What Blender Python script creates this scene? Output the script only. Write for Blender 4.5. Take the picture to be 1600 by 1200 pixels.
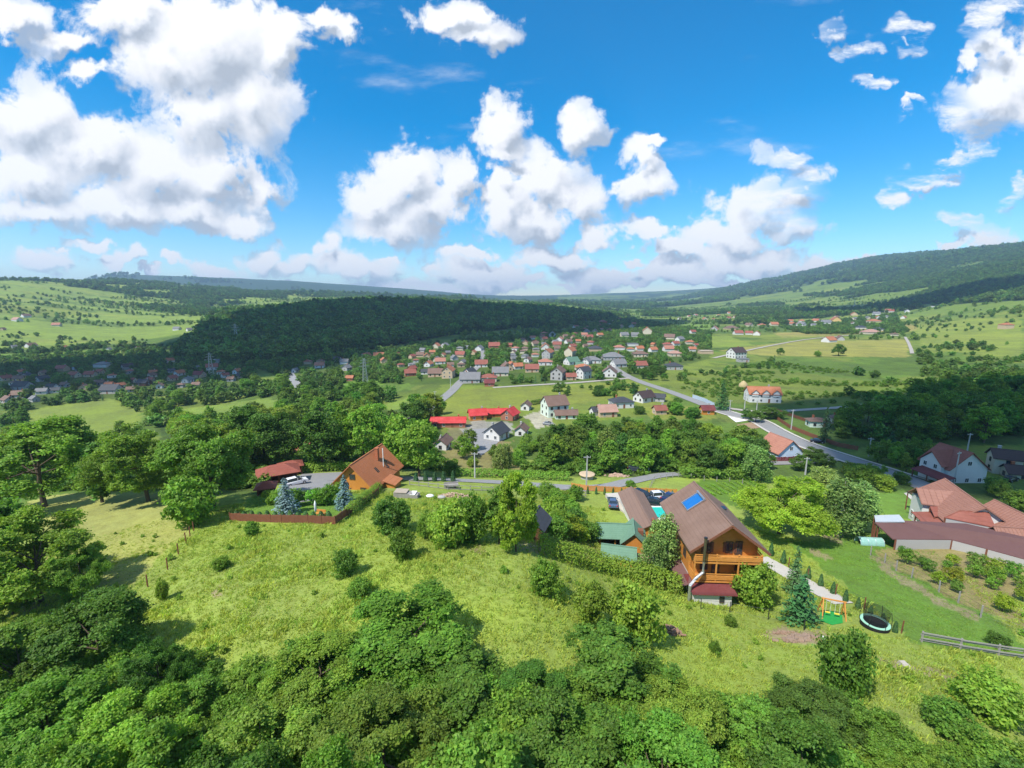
import bpy, math, random
import numpy as np
from mathutils import Vector, Matrix
from mathutils.geometry import delaunay_2d_cdt

# ------------------------------------------------------------------ scene, camera, light
for o in list(bpy.data.objects): bpy.data.objects.remove(o)
scene = bpy.context.scene
COL = scene.collection
R = math.radians
CAMZ = 50.0; FPX = 700.0
PITCH = math.atan(127/FPX); CP, SP = math.cos(PITCH), math.sin(PITCH)
cam_data = bpy.data.cameras.new('camera'); cam = bpy.data.objects.new('camera', cam_data)
COL.objects.link(cam); scene.camera = cam
cam_data.sensor_width = 36; cam_data.lens = 36*FPX/1600
cam_data.clip_start = 0.5; cam_data.clip_end = 60000
cam.location = (0, 0, CAMZ); cam.rotation_euler = (R(90)-PITCH, 0, 0)

SUN_EL = R(54); SUN_H = Vector((-0.72, -0.69, 0)).normalized()
SUN_DIR = Vector((SUN_H.x*math.cos(SUN_EL), SUN_H.y*math.cos(SUN_EL), math.sin(SUN_EL)))   # towards the sun
sun_data = bpy.data.lights.new('sun', 'SUN'); sun_data.energy = 4.6; sun_data.angle = R(0.5); sun_data.color = (1.0, 0.955, 0.87)
sun = bpy.data.objects.new('sun', sun_data); COL.objects.link(sun); sun.location = (0, 0, 300)
sun.rotation_euler = (-SUN_DIR).to_track_quat('-Z', 'Y').to_euler()

scene.view_settings.view_transform = 'Standard'; scene.view_settings.look = 'None'
scene.view_settings.gamma = 1; scene.view_settings.use_curve_mapping = False
scene.view_settings.exposure = 0.50
HAZE = 0.000130
scene.render.engine = 'CYCLES'
cy = scene.cycles
cy.max_bounces = 6; cy.diffuse_bounces = 2; cy.glossy_bounces = 2; cy.transmission_bounces = 4; cy.transparent_max_bounces = 6; cy.volume_bounces = 0
cy.use_denoising = True; cy.use_adaptive_sampling = True; cy.adaptive_threshold = 0.015
cy.caustics_reflective = False; cy.caustics_refractive = False

# ------------------------------------------------------------------ node helpers
class NT:
    def __init__(s, tree): s.t = tree
    def n(s, typ, **kw):
        nd = s.t.nodes.new(typ)
        for k, v in kw.items():
            if k == 'ins':
                for kk, vv in v.items(): s.set(nd, kk, vv)
            else: setattr(nd, k, v)
        return nd
    def set(s, nd, key, v):
        sock = nd.inputs[key]
        if isinstance(v, bpy.types.NodeSocket): s.t.links.new(v, sock)
        else: sock.default_value = v
    def m(s, op, a, b=None, c=None, clamp=False):
        nd = s.t.nodes.new('ShaderNodeMath'); nd.operation = op; nd.use_clamp = clamp
        for i, v in enumerate((a, b, c)):
            if v is not None: s.set(nd, i, v)
        return nd.outputs[0]
    def v(s, op, a, b=None, c=None):
        nd = s.t.nodes.new('ShaderNodeVectorMath'); nd.operation = op
        for i, x in enumerate((a, b, c)):
            if x is not None: s.set(nd, i, x)
        return nd.outputs['Value'] if op in ('LENGTH', 'DOT_PRODUCT', 'DISTANCE') else nd.outputs[0]
    def mix(s, f, a, b, typ='MIX'):
        nd = s.t.nodes.new('ShaderNodeMix'); nd.data_type = 'RGBA'; nd.blend_type = typ
        s.set(nd, 0, f); s.set(nd, 6, a); s.set(nd, 7, b); return nd.outputs[2]
    def noise(s, vec, scale, detail=3, rough=0.55, dist=0.0, out=0):
        nd = s.n('ShaderNodeTexNoise', ins={'Scale': scale, 'Detail': detail, 'Roughness': rough, 'Distortion': dist})
        if vec is not None: s.set(nd, 'Vector', vec)
        return nd.outputs[out]
    def mr(s, v, a, b, c=0.0, d=1.0, smooth=True):
        nd = s.n('ShaderNodeMapRange'); nd.interpolation_type = 'SMOOTHSTEP' if smooth else 'LINEAR'
        for i, x in enumerate((v, a, b, c, d)): s.set(nd, i, x)
        return nd.outputs[0]

# ------------------------------------------------------------------ pixel / world geometry (1600x1200 photograph)
def ray(px, py):
    a = (px-800)/FPX; b = (600-py)/FPX
    return np.array([a, CP+b*SP, -SP+b*CP])
def Q(px, py, z):
    d = ray(px, py); t = (z-CAMZ)/d[2]; return np.array([0, 0, CAMZ])+d*t
def QY(px, py, y):
    d = ray(px, py); t = y/d[1]; return np.array([0, 0, CAMZ])+d*t
def depth_of(p): return p[1]*CP-(p[2]-CAMZ)*SP
def proj(p):
    d = depth_of(p); u = p[1]*SP+(p[2]-CAMZ)*CP
    return 800+FPX*p[0]/d, 600-FPX*u/d

# ------------------------------------------------------------------ sky
world = bpy.data.worlds.new('World'); scene.world = world; world.use_nodes = True
wt = world.node_tree; wt.nodes.clear(); W = NT(wt)
sky = W.n('ShaderNodeTexSky'); sky.sky_type = 'NISHITA'; sky.sun_disc = False
sky.sun_elevation = SUN_EL; sky.sun_rotation = math.atan2(SUN_DIR.x, SUN_DIR.y)
sky.air_density = 1.0; sky.dust_density = 0.3; sky.ozone_density = 3.0; sky.altitude = 400
hsv = W.n('ShaderNodeHueSaturation', ins={'Saturation': 1.50, 'Value': 1.10, 'Hue': 0.493, 'Color': sky.outputs[0]})
geo = W.n('ShaderNodeTexCoord'); D = geo.outputs['Generated']
sep = W.n('ShaderNodeSeparateXYZ', ins={0: D}); dx, dy, dz = sep.outputs
ysafe = W.m('MAXIMUM', dy, 0.08)
uv = W.n('ShaderNodeCombineXYZ', ins={0: W.m('DIVIDE', dx, ysafe), 1: W.m('DIVIDE', dz, ysafe)}).outputs[0]
CLOUDS = [  # centre and radii of the cloud heads seen over the valley
 (330,60,135,95),(405,160,72,100),(330,175,110,75),(430,60,45,60),(190,20,90,40),(250,80,90,75),(20,20,60,30),(100,55,60,26),(150,110,45,22),
 (40,185,110,70),(130,235,120,65),(240,265,130,75),(330,270,90,65),(40,270,110,60),(60,325,110,32),(200,320,120,36),(300,320,85,30),(360,345,62,20),(395,300,35,40),
 (540,42,36,26),(500,20,40,20),(715,22,85,32),(750,60,58,34),
 (628,288,62,58),(585,315,58,40),(715,285,32,46),(670,330,75,52),(620,350,80,34),
 (785,200,46,44),(795,232,45,18),(896,190,42,40),
 (850,285,62,62),(790,320,52,52),(900,320,48,46),(840,345,95,38),(780,285,28,32),
 (995,245,34,44),(1000,290,48,38),(1020,215,30,12),(975,300,30,28),
 (1195,325,82,48),(1250,300,44,40),(1225,248,46,20),(1140,362,84,30),(1230,350,62,34),(1050,385,60,24),(1015,362,36,18),
 (1545,150,88,46),(1600,110,70,60),(1640,150,80,60),(1440,283,48,20),(1395,318,34,20),(1482,250,34,14),(1525,232,34,24),(1412,172,14,26),(1425,150,22,10),(1420,42,42,16),(1540,45,44,16),(1590,20,50,20),(1510,85,20,20),(1595,300,26,26),(1362,130,30,12),(1305,48,24,24),(1330,90,26,14),(1400,60,40,18),(1560,70,50,22),
 (65,402,72,20),(150,374,42,9),(195,402,52,22),(265,412,34,12),(330,416,62,16),(408,396,44,26),(470,410,50,20),(515,385,26,24),(560,415,88,30),(640,446,110,14),
 (760,428,80,28),(735,395,40,16),(860,400,78,26),(930,372,42,24),(935,432,110,24),(1050,425,110,26),(1120,400,60,26),(1190,402,82,26),(1290,408,70,18),(1350,400,26,9),(1170,440,100,10),
 (610,405,22,8),(690,410,20,9),(820,440,30,9),(990,410,24,9),(1000,445,40,8),(880,450,60,8),(720,452,50,7),(1085,440,50,8),(450,440,30,8),(380,430,24,7),(1330,440,40,6),(230,428,24,6),(100,384,20,6),(1240,445,40,7),
 (1550,370,44,16),(1490,384,34,8),(1500,346,40,10),(1470,255,20,8)]
CL = []
for cx, cy_, rx, ry in CLOUDS:
    if cy_ > 380: rx, ry = rx*.84, ry*.88
    c = ray(cx, cy_); e1 = ray(cx+rx, cy_); e2 = ray(cx, cy_-ry)
    u0, v0 = c[0]/c[1], c[2]/c[1]
    CL.append((u0, v0, abs(e1[0]/e1[1]-u0), abs(e2[2]/e2[1]-v0)))
grp = bpy.data.node_groups.new('cloud_field', 'ShaderNodeTree')
grp.interface.new_socket('UV', in_out='INPUT', socket_type='NodeSocketVector')
grp.interface.new_socket('Field', in_out='OUTPUT', socket_type='NodeSocketFloat')
G = NT(grp); gi = G.n('NodeGroupInput'); go = G.n('NodeGroupOutput')
acc = None
for u0, v0, ru, rv in CL:
    q = G.v('MULTIPLY_ADD', gi.outputs[0], (1/ru, 1/rv, 0), (-u0/ru, -v0/rv, 0))
    d = G.v('LENGTH', q)
    acc = d if acc is None else G.m('SMOOTH_MIN', acc, d, 0.30)
grp.links.new(G.m('SUBTRACT', 1.0, acc), go.inputs[0])
def field(vec):
    g = wt.nodes.new('ShaderNodeGroup'); g.node_tree = grp; wt.links.new(vec, g.inputs[0]); return g.outputs[0]
wn = W.noise(uv, 5.0, 4, 0.6, out=1)
warp = W.v('MULTIPLY', W.v('SUBTRACT', wn, (0.5, 0.5, 0.5)), (0.17, 0.13, 0))
wn2 = W.noise(uv, 17.0, 4, 0.6, out=1)
warp = W.v('ADD', warp, W.v('MULTIPLY', W.v('SUBTRACT', wn2, (0.5, 0.5, 0.5)), (0.085, 0.06, 0)))
uvw = W.v('ADD', uv, warp)
f0 = field(uvw)
n_fine = W.noise(uv, 9.0, 10, 0.62, 0.35)
n_mid = W.noise(uv, 7.0, 4.5, 0.56, 0.3)
DL = (-0.022, 0.034, 0)
uvl = W.v('ADD', uvw, DL)
f1 = field(uvl)
n_mid1 = W.noise(W.v('ADD', uv, DL), 7.0, 4.5, 0.56, 0.3)
thin = W.m('MULTIPLY', W.mr(W.noise(uv, 2.2, 3), 0.35, 0.65), 0.35)
dens_in = W.m('ADD', W.m('ADD', W.m('MULTIPLY', f0, 0.9), W.m('MULTIPLY', W.m('SUBTRACT', n_fine, 0.5), 2.9)), 0.10)
dens = W.mr(dens_in, -0.06, 0.36)
dens = W.m('MULTIPLY', dens, W.m('SUBTRACT', 1.0, W.m('MULTIPLY', thin, W.mr(f0, 0.45, 0.0))))
rot = W.n('ShaderNodeMapping'); rot.inputs['Rotation'].default_value = (0, 0, R(-32)); rot.inputs['Scale'].default_value = (5, 17, 1); wt.links.new(uv, rot.inputs[0])
us0 = W.n('ShaderNodeSeparateXYZ', ins={0: uv})
wis = W.mr(W.noise(rot.outputs[0], 1.6, 7, .62), .38, .64)
wf = W.m('MULTIPLY', W.m('MULTIPLY', W.mr(us0.outputs[0], .45, .7), W.mr(us0.outputs[1], .10, .2)), W.mr(f0, 1.15, .75))
wf = W.m('MULTIPLY', wf, W.mr(W.v('LENGTH', W.v('MULTIPLY_ADD', uv, (1/.17, 1/.10, 0), (-1.06/.17, -.455/.10, 0))), .8, 1.25))
dens = W.m('MULTIPLY', dens, W.m('SUBTRACT', 1.0, W.m('MULTIPLY', wf, W.m('SUBTRACT', 1.0, wis))))
cir = W.m('MULTIPLY', W.m('MULTIPLY', W.mr(W.noise(rot.outputs[0], .45, 7, .62), .56, .80), W.mr(us0.outputs[1], .12, .3)), .5)
dens = W.m('MAXIMUM', dens, cir)
# clouds over the rest of the sky, beyond what the camera sees
pl = W.n('ShaderNodeCombineXYZ', ins={0: W.m('DIVIDE', dx, W.m('ADD', W.m('ABSOLUTE', dz), 0.12)), 1: W.m('DIVIDE', dy, W.m('ADD', W.m('ABSOLUTE', dz), 0.12))}).outputs[0]
far_d = W.mr(W.noise(pl, 1.3, 6, 0.55), 0.50, 0.62)
usep = W.n('ShaderNodeSeparateXYZ', ins={0: uv})
side = W.m('MAXIMUM', W.mr(W.m('ABSOLUTE', usep.outputs[0]), 1.25, 1.5), W.mr(usep.outputs[1], 0.66, 0.8))
side = W.m('MAXIMUM', side, W.mr(dy, 0.3, 0.15))
dens = W.m('ADD', W.m('MULTIPLY', dens, W.m('SUBTRACT', 1.0, side)), W.m('MULTIPLY', far_d, side))
dens = W.m('MULTIPLY', dens, W.mr(dz, -0.02, 0.02))
h0 = W.m('ADD', W.mr(f0, -0.2, 1.0, 0, 1.9, False), W.m('MULTIPLY', n_mid, 1.5))
h1 = W.m('ADD', W.mr(f1, -0.2, 1.0, 0, 1.9, False), W.m('MULTIPLY', n_mid1, 1.5))
lit = W.m('ADD', W.m('MULTIPLY', W.m('SUBTRACT', h0, h1), 1.0), 0.78)
lit = W.m('SUBTRACT', lit, W.m('MULTIPLY', W.mr(f0, 0.2, 0.8), 0.27), clamp=True)
ramp = W.n('ShaderNodeValToRGB', ins={0: lit}); cr = ramp.color_ramp
cr.elements[0].position = 0.0; cr.elements[0].color = (0.42, 0.475, 0.56, 1)
cr.elements[1].position = 1.0; cr.elements[1].color = (0.92, 0.93, 0.95, 1)
e = cr.elements.new(0.35); e.color = (0.60, 0.65, 0.73, 1)
e = cr.elements.new(0.68); e.color = (0.80, 0.82, 0.87, 1)
bg_sky = W.n('ShaderNodeBackground', ins={'Color': hsv.outputs[0], 'Strength': 0.13})
bg_cl = W.n('ShaderNodeBackground', ins={'Color': ramp.outputs[0], 'Strength': 0.86})
mixs = W.n('ShaderNodeMixShader', ins={0: dens}); wt.links.new(bg_sky.outputs[0], mixs.inputs[1]); wt.links.new(bg_cl.outputs[0], mixs.inputs[2])
wo = W.n('ShaderNodeOutputWorld'); wt.links.new(mixs.outputs[0], wo.inputs[0])
world.cycles.sampling_method = 'MANUAL'; world.cycles.sample_map_resolution = 256

# ------------------------------------------------------------------ terrain heights: columns of azimuth, rings of distance
RK = [0,15,30,45,60,80,105,135,170,220,300,420,600,850,1150,1600,2200,3000,4200,6000,9000,14000]
COLS = {   # metres, or (above 300) the row at which a far ring shows from the lookout
 -300: [24,22.5,20.5,19,17,15,12,7,0,-6,-12,-15,-15,-10,505,465,436,446,478,470,470,480],
 0:    [24,22.5,21,19.5,18,16,13.5,9,1,-7,-13,-15.5,-15,-11,510,472,439,441,478,470,470,480],
 200:  [24,23,22,20.5,19,16.5,13.5,9,2,-6,-12,-15,-14.5,-8,512,480,452,441,470,429,440,470],
 400:  [24,23.5,22.5,21.5,20,16.5,11.5,6,.5,-5,-10,-13,-10,508,489,488,466,456,468,436,445,470],
 600:  [24,23.7,23.2,21.7,19.2,14.5,9.5,4.5,1.5,-1.5,-4.5,-7,-8,502,474,486,468,464,472,449,452,475],
 800:  [24,23.8,23.1,21.3,18,12.8,7.5,2.5,.8,0,-1,-2.5,-4,-3,486,480,471,470,473,463,463,480],
 1000: [24,23.3,21.3,17.0,12.9,9.8,7.6,2.8,.8,0,0,-.5,-1,-1,-1,0,486,480,474,463,457,470],
 1200: [24,22.8,20.0,15.7,12.2,9.8,7.8,4,1.2,.3,0,0,0,0,1,490,480,464,446,437,446,470],
 1400: [24,22.5,20,17,14,11,7.8,5,2.5,1,.5,.5,1,3,6,482,462,436,408,402,420,450],
 1600: [24,22,19.5,17.5,14.8,12,9.5,6.5,4,2.5,2,3,5,10,488,458,430,402,383,392,400,440],
 1900: [24,22,19.5,17.5,15,12.5,10,7.5,5,3.5,3,5,9,18,480,448,420,392,376,386,390,430]}
def tt(r): return np.log(np.asarray(r, float)+20)
TK = tt(RK)
def pchip(xk, yk, x):
    xk = np.asarray(xk); yk = np.asarray(yk, float); h = np.diff(xk); dl = np.diff(yk)/h
    d = np.zeros_like(yk)
    for i in range(1, len(yk)-1):
        if dl[i-1]*dl[i] > 0:
            w1 = 2*h[i]+h[i-1]; w2 = h[i]+2*h[i-1]; d[i] = (w1+w2)/(w1/dl[i-1]+w2/dl[i])
    d[0] = dl[0]; d[-1] = dl[-1]
    i = np.clip(np.searchsorted(xk, x)-1, 0, len(xk)-2); s = (x-xk[i])/h[i]
    return (2*s**3-3*s**2+1)*yk[i]+(s**3-2*s**2+s)*h[i]*d[i]+(-2*s**3+3*s**2)*yk[i+1]+(s**3-s**2)*h[i]*d[i+1]
TG = np.linspace(tt(0), tt(14000), 900)
AZC, prof = [], []
for px, vals in COLS.items():
    a = math.atan((px-800)/FPX*CP); AZC.append(a)
    z = []
    for r, v in zip(RK, vals):
        if v > 300:
            d = ray(px, v); v = CAMZ+d[2]/d[1]*r*math.cos(a)
        z.append(v)
    prof.append(pchip(TK, z, TG))
AZC = np.array(AZC); prof = np.array(prof)
AG = np.linspace(AZC[0], AZC[-1], 601)
HG = np.stack([pchip(AZC, prof[:, j], AG) for j in range(len(TG))], 1)
for _ in range(14):
    HG[1:-1] = (HG[:-2]+2*HG[1:-1]+HG[2:])/4
for _ in range(3):
    HG[:, 1:-1] = (HG[:, :-2]+2*HG[:, 1:-1]+HG[:, 2:])/4
_rs = np.random.RandomState(5); _perm = _rs.rand(256, 256)
def vnoise(x, y):
    xi = np.floor(x).astype(int); yi = np.floor(y).astype(int); fx = x-xi; fy = y-yi
    fx = fx*fx*(3-2*fx); fy = fy*fy*(3-2*fy)
    g = lambda i, j: _perm[i % 256, j % 256]
    return (g(xi, yi)*(1-fx)+g(xi+1, yi)*fx)*(1-fy)+(g(xi, yi+1)*(1-fx)+g(xi+1, yi+1)*fx)*fy
def fbm(x, y, o=4):
    s = 0; a = .5
    for k in range(o):
        s = s+a*(vnoise(x*2**k+17.3*k, y*2**k+9.1*k)-.5); a *= .5
    return s
def H(x, y):
    x = np.asarray(x, float); y = np.asarray(y, float)
    r = np.hypot(x, y); az = np.arctan2(x, y)
    ai = np.clip((az-AG[0])/(AG[-1]-AG[0])*600, 0, 599.999); i = ai.astype(int); fa = ai-i
    ti = np.clip((tt(r)-TG[0])/(TG[-1]-TG[0])*899, 0, 898.999); j = ti.astype(int); ft = ti-j
    h = (HG[i, j]*(1-fa)+HG[i+1, j]*fa)*(1-ft)+(HG[i, j+1]*(1-fa)+HG[i+1, j+1]*fa)*ft
    back = np.clip((np.abs(az)-AG[-1])/1.1, 0, 1); back = back*back*(3-2*back)
    h = h*(1-back)+back*(24+np.minimum(r, 400)*.10)
    amp = np.clip((r-25)/60, 0, 1)*.5+np.clip((r-700)/1500, 0, 1)*26*(1-np.clip((r-4000)/3000, 0, .5))
    flat = np.clip((r-130)/60, 0, 1)*(1-np.clip((r-450)/400, 0, 1))
    return h+fbm(x/18, y/18, 2)*np.clip((r-20)/60, 0, 1)*.6*(1-flat)+amp*fbm(x/260, y/260, 5)*np.clip((r-60)/500, 0.02, 1)
def P(px, py, far=9000):
    d = ray(px, py); n = np.hypot(d[0], d[1]); d = d/n
    rr = np.exp(np.linspace(math.log(6), math.log(far), 1400))
    g = CAMZ+d[2]*rr-H(d[0]*rr, d[1]*rr)
    k = np.argmax(g < 0) if (g < 0).any() else len(rr)-1
    k = max(k, 1); a, b = rr[k-1], rr[k]
    for _ in range(18):
        m = (a+b)/2
        if CAMZ+d[2]*m-H(d[0]*m, d[1]*m) < 0: b = m
        else: a = m
    x, y = d[0]*b, d[1]*b
    return np.array([x, y, float(H(x, y))])
def inpoly(x, y, poly):
    x = np.asarray(x); y = np.asarray(y); c = np.zeros(x.shape, bool); n = len(poly); j = n-1
    for i in range(n):
        xi, yi = poly[i][:2]; xj, yj = poly[j][:2]
        if yi != yj:
            c ^= ((yi > y) != (yj > y)) & (x < (xj-xi)*(y-yi)/(yj-yi)+xi)
        j = i
    return c
def wpoly(pts): return [P(*p) for p in pts]

# ------------------------------------------------------------------ object helpers
def tag(o, label=None, cat=None, group=None, kind=None):
    if label: o['label'] = label
    if cat: o['category'] = cat
    if group: o['group'] = group
    if kind: o['kind'] = kind
    return o
def empty(name, loc, rz=0, label=None, cat=None, group=None):
    o = bpy.data.objects.new(name, None); COL.objects.link(o); o.empty_display_size = .2
    o.location = [float(v) for v in loc]; o.rotation_euler = (0, 0, rz)
    return tag(o, label, cat, group)
def link(name, me, parent=None, mat=None):
    o = bpy.data.objects.new(name, me); COL.objects.link(o)
    if mat is not None and not me.materials: me.materials.append(mat)
    if parent is not None: o.parent = parent
    return o
def dup_tree(o, parent=None):
    c = o.copy(); COL.objects.link(c); c.parent = parent
    for ch in o.children: dup_tree(ch, c)
    return c
def np_mesh(name, V, F, smooth=False):
    """V (n,3), F (m,k) all faces k-gons"""
    V = np.asarray(V, np.float32); F = np.asarray(F, np.int32)
    me = bpy.data.meshes.new(name); me.vertices.add(len(V)); me.vertices.foreach_set('co', V.ravel())
    k = F.shape[1]; me.loops.add(F.size); me.loops.foreach_set('vertex_index', F.ravel())
    me.polygons.add(len(F)); me.polygons.foreach_set('loop_start', np.arange(0, F.size, k, dtype=np.int32))
    me.polygons.foreach_set('loop_total', np.full(len(F), k, np.int32))
    if smooth: me.polygons.foreach_set('use_smooth', np.ones(len(F), bool))
    me.update(calc_edges=True); return me
def set_color(me, C, name='tint', domain='POINT'):
    C = np.asarray(C, np.float32)
    if C.shape[1] == 3: C = np.hstack([C, np.ones((len(C), 1), np.float32)])
    a = me.color_attributes.new(name, 'FLOAT_COLOR', domain); a.data.foreach_set('color', C.ravel())
class MB:
    def __init__(s): s.v = []; s.f = []; s.sm = False
    def poly(s, pts):
        n = len(s.v); s.v += [tuple(map(float, p)) for p in pts]; s.f.append(tuple(range(n, n+len(pts)))); return s
    def hexa(s, p):    # 8 points: bottom ring 0-3, top ring 4-7
        n = len(s.v); s.v += [tuple(map(float, q)) for q in p]
        for f in ((3,2,1,0),(4,5,6,7),(0,1,5,4),(1,2,6,5),(2,3,7,6),(3,0,4,7)): s.f.append(tuple(n+i for i in f))
        return s
    def box(s, x0, x1, y0, y1, z0, z1):
        return s.hexa([(x0,y0,z0),(x1,y0,z0),(x1,y1,z0),(x0,y1,z0),(x0,y0,z1),(x1,y0,z1),(x1,y1,z1),(x0,y1,z1)])
    def cbox(s, c, sx, sy, sz): return s.box(c[0]-sx/2, c[0]+sx/2, c[1]-sy/2, c[1]+sy/2, c[2], c[2]+sz)
    def slab(s, quad, th):   # a quad given thickness th along -z
        return s.hexa([(p[0],p[1],p[2]-th) for p in quad]+list(quad))
    def bar(s, a, b, w, h=None):
        a = Vector(a); b = Vector(b); d = (b-a).normalized(); h = h or w
        up = Vector((0,0,1)) if abs(d.z) < .95 else Vector((0,1,0))
        x = d.cross(up).normalized()*w/2; y = x.cross(d).normalized()*h/2
        return s.hexa([a-x-y, a+x-y, a+x+y, a-x+y, b-x-y, b+x-y, b+x+y, b-x+y])
    def tube(s, pts, radii, seg=8, cap=True):
        rings = []; pts = [Vector(p) for p in pts]
        for i, p in enumerate(pts):
            d = (pts[min(i+1, len(pts)-1)]-pts[max(i-1, 0)]).normalized()
            up = Vector((0,0,1)) if abs(d.z) < .9 else Vector((1,0,0))
            x = d.cross(up).normalized(); y = d.cross(x)
            n = len(s.v); r = radii[i] if hasattr(radii, '__len__') else radii
            for k in range(seg):
                a = 2*math.pi*k/seg; q = p+x*math.cos(a)*r+y*math.sin(a)*r; s.v.append(tuple(q))
            rings.append(n)
        for a, b in zip(rings, rings[1:]):
            for k in range(seg): s.f.append((a+k, a+(k+1) % seg, b+(k+1) % seg, b+k))
        if cap:
            s.f.append(tuple(rings[0]+k for k in range(seg))); s.f.append(tuple(rings[-1]+seg-1-k for k in range(seg)))
        return s
    def lathe(s, prof, seg=16, c=(0,0)):
        rings = []
        for r, z in prof:
            n = len(s.v); rings.append(n)
            for k in range(seg):
                a = 2*math.pi*k/seg; s.v.append((c[0]+r*math.cos(a), c[1]+r*math.sin(a), z))
        for a, b in zip(rings, rings[1:]):
            for k in range(seg): s.f.append((a+k, a+(k+1) % seg, b+(k+1) % seg, b+k))
        s.f.append(tuple(rings[0]+seg-1-k for k in range(seg))); s.f.append(tuple(rings[-1]+k for k in range(seg)))
        return s
    def mesh(s, name):
        me = bpy.data.meshes.new(name); me.from_pydata(s.v, [], s.f); me.update()
        if s.sm: me.polygons.foreach_set('use_smooth', [True]*len(me.polygons))
        return me
    def build(s, name, mat, parent=None): return link(name, s.mesh(name), parent, mat)
def smoothed(mb): mb.sm = True; return mb

# ------------------------------------------------------------------ materials
MATS = {}
def base_mat(name):
    m = bpy.data.materials.new(name); m.use_nodes = True; m.node_tree.nodes.clear(); return m, NT(m.node_tree)
def simple(name, col, rough=.7, var=.18, scale=2.5, bump=.0, bscale=20, metal=0, spec=.4, courses=0, courses_axis=2, seam=0):
    """painted / plain surface with uneven tone, some grime and fine relief; courses = rows per metre"""
    if name in MATS: return MATS[name]
    m, N = base_mat(name); tc = N.n('ShaderNodeTexCoord').outputs['Object']
    n1 = N.noise(tc, scale, 5, .6); n2 = N.noise(tc, scale*7, 3, .6)
    v = N.m('ADD', N.m('MULTIPLY', N.m('SUBTRACT', n1, .5), 2*var), N.m('MULTIPLY', N.m('SUBTRACT', n2, .5), var))
    hs = N.n('ShaderNodeHueSaturation', ins={'Color': (*col, 1), 'Value': N.m('ADD', 1.0, v), 'Saturation': N.m('SUBTRACT', 1.0, N.m('MULTIPLY', v, .3))})
    b = N.n('ShaderNodeBsdfPrincipled', ins={'Roughness': rough, 'Metallic': metal, 'Specular IOR Level': spec})
    c = hs.outputs[0]
    hgt = N.m('MULTIPLY', n2, bump)
    if courses:
        s3 = N.n('ShaderNodeSeparateXYZ', ins={0: tc}).outputs
        w = N.m('FRACT', N.m('MULTIPLY', N.m('ADD', s3[courses_axis], N.m('MULTIPLY', n1, .02)), courses))
        line = N.mr(w, 0.0, 0.16)
        c = N.mix(N.m('MULTIPLY', N.m('SUBTRACT', 1.0, line), .42), c, (col[0]*.35, col[1]*.35, col[2]*.35, 1))
        hgt = N.m('ADD', hgt, N.m('MULTIPLY', w, .03))
    bp = N.n('ShaderNodeBump', ins={'Strength': .5, 'Distance': .3, 'Height': hgt})
    N.set(b, 'Base Color', c); N.set(b, 'Normal', bp.outputs[0])
    o = N.n('ShaderNodeOutputMaterial'); m.node_tree.links.new(b.outputs[0], o.inputs[0])
    MATS[name] = m; return m
def leaf_mat(name, col, trans=.35, hue=.03, bright=.35):
    """col is the mean leaf colour; every plant shifts it by its own random value and object colour, every leaf by its tint"""
    if name in MATS: return MATS[name]
    m, N = base_mat(name)
    oi = N.n('ShaderNodeObjectInfo'); at = N.n('ShaderNodeAttribute', attribute_name='tint')
    c = N.mix(1.0, (*col, 1), at.outputs['Color'], 'MULTIPLY')
    c = N.mix(1.0, c, oi.outputs['Color'], 'MULTIPLY')
    rnd = oi.outputs['Random']
    hs = N.n('ShaderNodeHueSaturation', ins={'Color': c, 'Hue': N.m('ADD', .5-hue, N.m('MULTIPLY', rnd, 2*hue)),
             'Value': N.m('ADD', 1-bright/2, N.m('MULTIPLY', N.m('FRACT', N.m('MULTIPLY', rnd, 7.31)), bright)), 'Saturation': 1.0})
    d = N.n('ShaderNodeBsdfPrincipled', ins={'Base Color': hs.outputs[0], 'Roughness': .55, 'Specular IOR Level': .25})
    tr = N.n('ShaderNodeBsdfTranslucent', ins={'Color': N.mix(1.0, hs.outputs[0], (1.25, 1.35, .5, 1), 'MULTIPLY')})
    mx = N.n('ShaderNodeMixShader', ins={0: trans}); m.node_tree.links.new(d.outputs[0], mx.inputs[1]); m.node_tree.links.new(tr.outputs[0], mx.inputs[2])
    o = N.n('ShaderNodeOutputMaterial'); m.node_tree.links.new(mx.outputs[0], o.inputs[0])
    MATS[name] = m; return m
# ------------------------------------------------------------------ ground sheet with its land cover
rng = np.random.RandomState(11); random.seed(4)
az_f = np.radians(np.arange(-60, 60.01, .2)); az_b = np.radians(np.arange(64, 297, 4))
AZ = np.concatenate([az_f, az_b]); NA = len(AZ)
RR = np.concatenate([np.linspace(3, 30, 14)[:-1], np.exp(np.linspace(math.log(30), math.log(9000), 440))]); NR = len(RR)
ga, gr = np.meshgrid(AZ, RR); X = gr*np.sin(ga); Y = gr*np.cos(ga); Z = H(X, Y)
V = np.stack([X, Y, Z], -1).reshape(-1, 3); V = np.vstack([V, [[0, 0, float(H(0., 0.))]]])
ii, jj = np.meshgrid(np.arange(NR-1), np.arange(NA), indexing='ij'); j2 = (jj+1) % NA
F = np.stack([ii*NA+jj, (ii+1)*NA+jj, (ii+1)*NA+j2, ii*NA+j2], -1).reshape(-1, 4)[:, ::-1]
ctr = len(V)-1
me = np_mesh('ground', V, F, True)
MEADOW = np.array([.245, .312, .058]); DRY = np.array([.30, .25, .10]); GREEN = np.array([.128, .205, .034]); LAWN = np.array([.135, .240, .036])
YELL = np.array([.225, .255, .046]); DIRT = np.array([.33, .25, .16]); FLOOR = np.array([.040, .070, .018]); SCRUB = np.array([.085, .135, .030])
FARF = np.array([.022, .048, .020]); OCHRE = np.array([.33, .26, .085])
x, y = V[:, 0], V[:, 1]; r = np.hypot(x, y)
C = np.tile(GREEN, (len(V), 1)); C[r < 130] = MEADOW
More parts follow.
